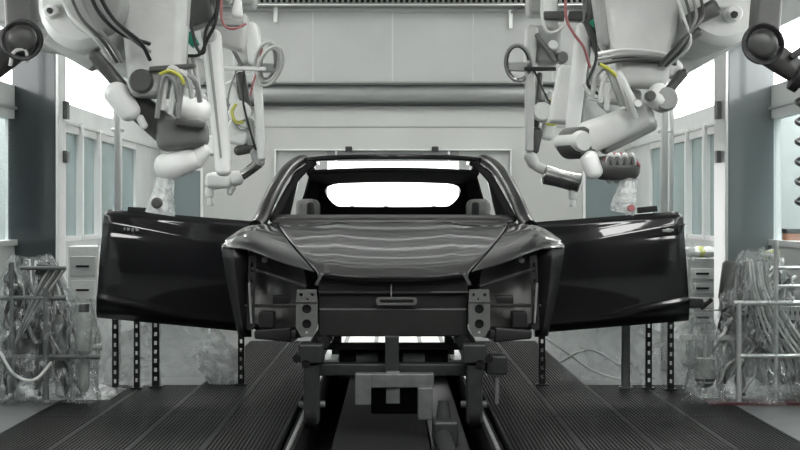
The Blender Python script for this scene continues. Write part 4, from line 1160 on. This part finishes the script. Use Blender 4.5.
# back clutter: white cabinets and trays behind the stands
def cabinet(px0, px1, py0, py1, Y, lab, n=3, m_=m_bag):
    a = P(px0,py1,Y); b = P(px1,py0,Y)
    t_ = thing('parts_cabinet', lab, 'cabinet', ((a.x+b.x)/2,Y,0))
    MB().box(a.x,b.x,Y,Y+.35,0.0,b.z).build('body', m_, t_, bevel=.01)
    for i in range(n):
        z0_ = .35+(b.z-.40)*i/n; z1_ = .35+(b.z-.40)*(i+1)/n-.03
        dd = MB().box(a.x+.02,b.x-.02,Y-.015,Y,z0_,z1_).build('drawer', m_robw if i % 2 else m_side, t_, bevel=.006)
        MB().box((a.x+b.x)/2-.05,(a.x+b.x)/2+.05,Y-.03,Y-.015,(z0_+z1_)/2-.008,(z0_+z1_)/2+.008).build('pull', m_dark, dd)
cabinet(68,98,246,340,13.3,'white drawer cabinet between the left column and the left door', 3, m_robw)
cabinet(688,716,258,340,13.4,'pale drawer cabinet between the right door and the right column', 4)
def pile(px, py, Y, lab, mats_, n, w, name='cloth_pile'):
    c = P(px,py,Y); rows = []
    t_ = thing(name, lab, 'cloth', (c.x,Y,c.z))
    for k in range(n):
        cx = c.x+R.uniform(-w,w); rows = []
        for j in range(9):
            f = j/8; row = []
            for i in range(20):
                q = 2*math.pi*i/20; nn = 1+.5*noise.noise(Vector((math.cos(q)*1.5+k,math.sin(q)*1.5,f*3)))
                rad = .06*math.sin(math.pi*(.05+.9*f))*nn
                row.append(Vector((cx+math.cos(q)*rad*1.5, Y+.15+math.sin(q)*rad, c.z+f*.09)))
            row.append(row[0].copy()); rows.append(row)
        MB().grid(rows).build('rag', mats_[k % len(mats_)], t_, weld=True)
pile(702,258,13.4,'white rags with a lime green one on the cabinet behind the right door', [m_robw,m_lime,m_robw], 4, .08)
# window ledge clutter at the far right
cb = thing('storage_shelf', 'low steel shelf behind the right column at the picture edge', 'shelf', (P(792,0,12.0).x,12.0,0))
zz = P(0,262,12.0).z
MB().box(P(776,0,12).x,P(776,0,12).x+.45,11.95,12.25,zz-.02,zz).build('board', m_robw, cb, bevel=.004)
for dx in (.02,.42):
    for y in (11.97,12.23): MB().box(P(776,0,12).x+dx-.012,P(776,0,12).x+dx+.012,y-.012,y+.012,0,zz-.02).build('leg', m_trim, cb)
MB().box(P(776,0,12).x,P(776,0,12).x+.45,11.95,12.25,zz-.28,zz-.26).build('board', m_robw, cb, bevel=.004)
pile(784,262,12.0,'lime and white rags on the shelf at the right picture edge', [m_lime,m_robw,m_lime,m_bag], 4, .05)
a = P(791,261.5,12.0)
t_ = thing('storage_box', 'small rust orange box on the shelf at the right picture edge', 'box', (a.x,12.1,a.z))
MB().box(a.x-.03,a.x+.10,12.02,12.14,zz,zz+.22).build('carton', m_orange, t_, bevel=.006)
MB().box(a.x-.034,a.x+.104,12.016,12.144,zz+.2,zz+.235).build('lid', m_dark, t_, bevel=.006)

# ------------------------------------------------------------------ camera, world, view
cd = bpy.data.cameras.new('camera'); cam = bpy.data.objects.new('camera', cd); COL.objects.link(cam)
cam.location = (0,0,CAMZ); cam.rotation_euler = (math.pi/2,0,0)
cd.sensor_width = 36; cd.lens = F/800*36; cd.shift_x = 7/800; cd.shift_y = -10/800; cd.clip_end = 100
S.camera = cam
w = bpy.data.worlds.new('world'); S.world = w; w.use_nodes = True
w.node_tree.nodes['Background'].inputs[0].default_value = (.9,.95,1,1)
w.node_tree.nodes['Background'].inputs[1].default_value = .06
S.view_settings.view_transform = 'Standard'; S.view_settings.look = 'None'; S.view_settings.exposure = 0; S.view_settings.gamma = 1
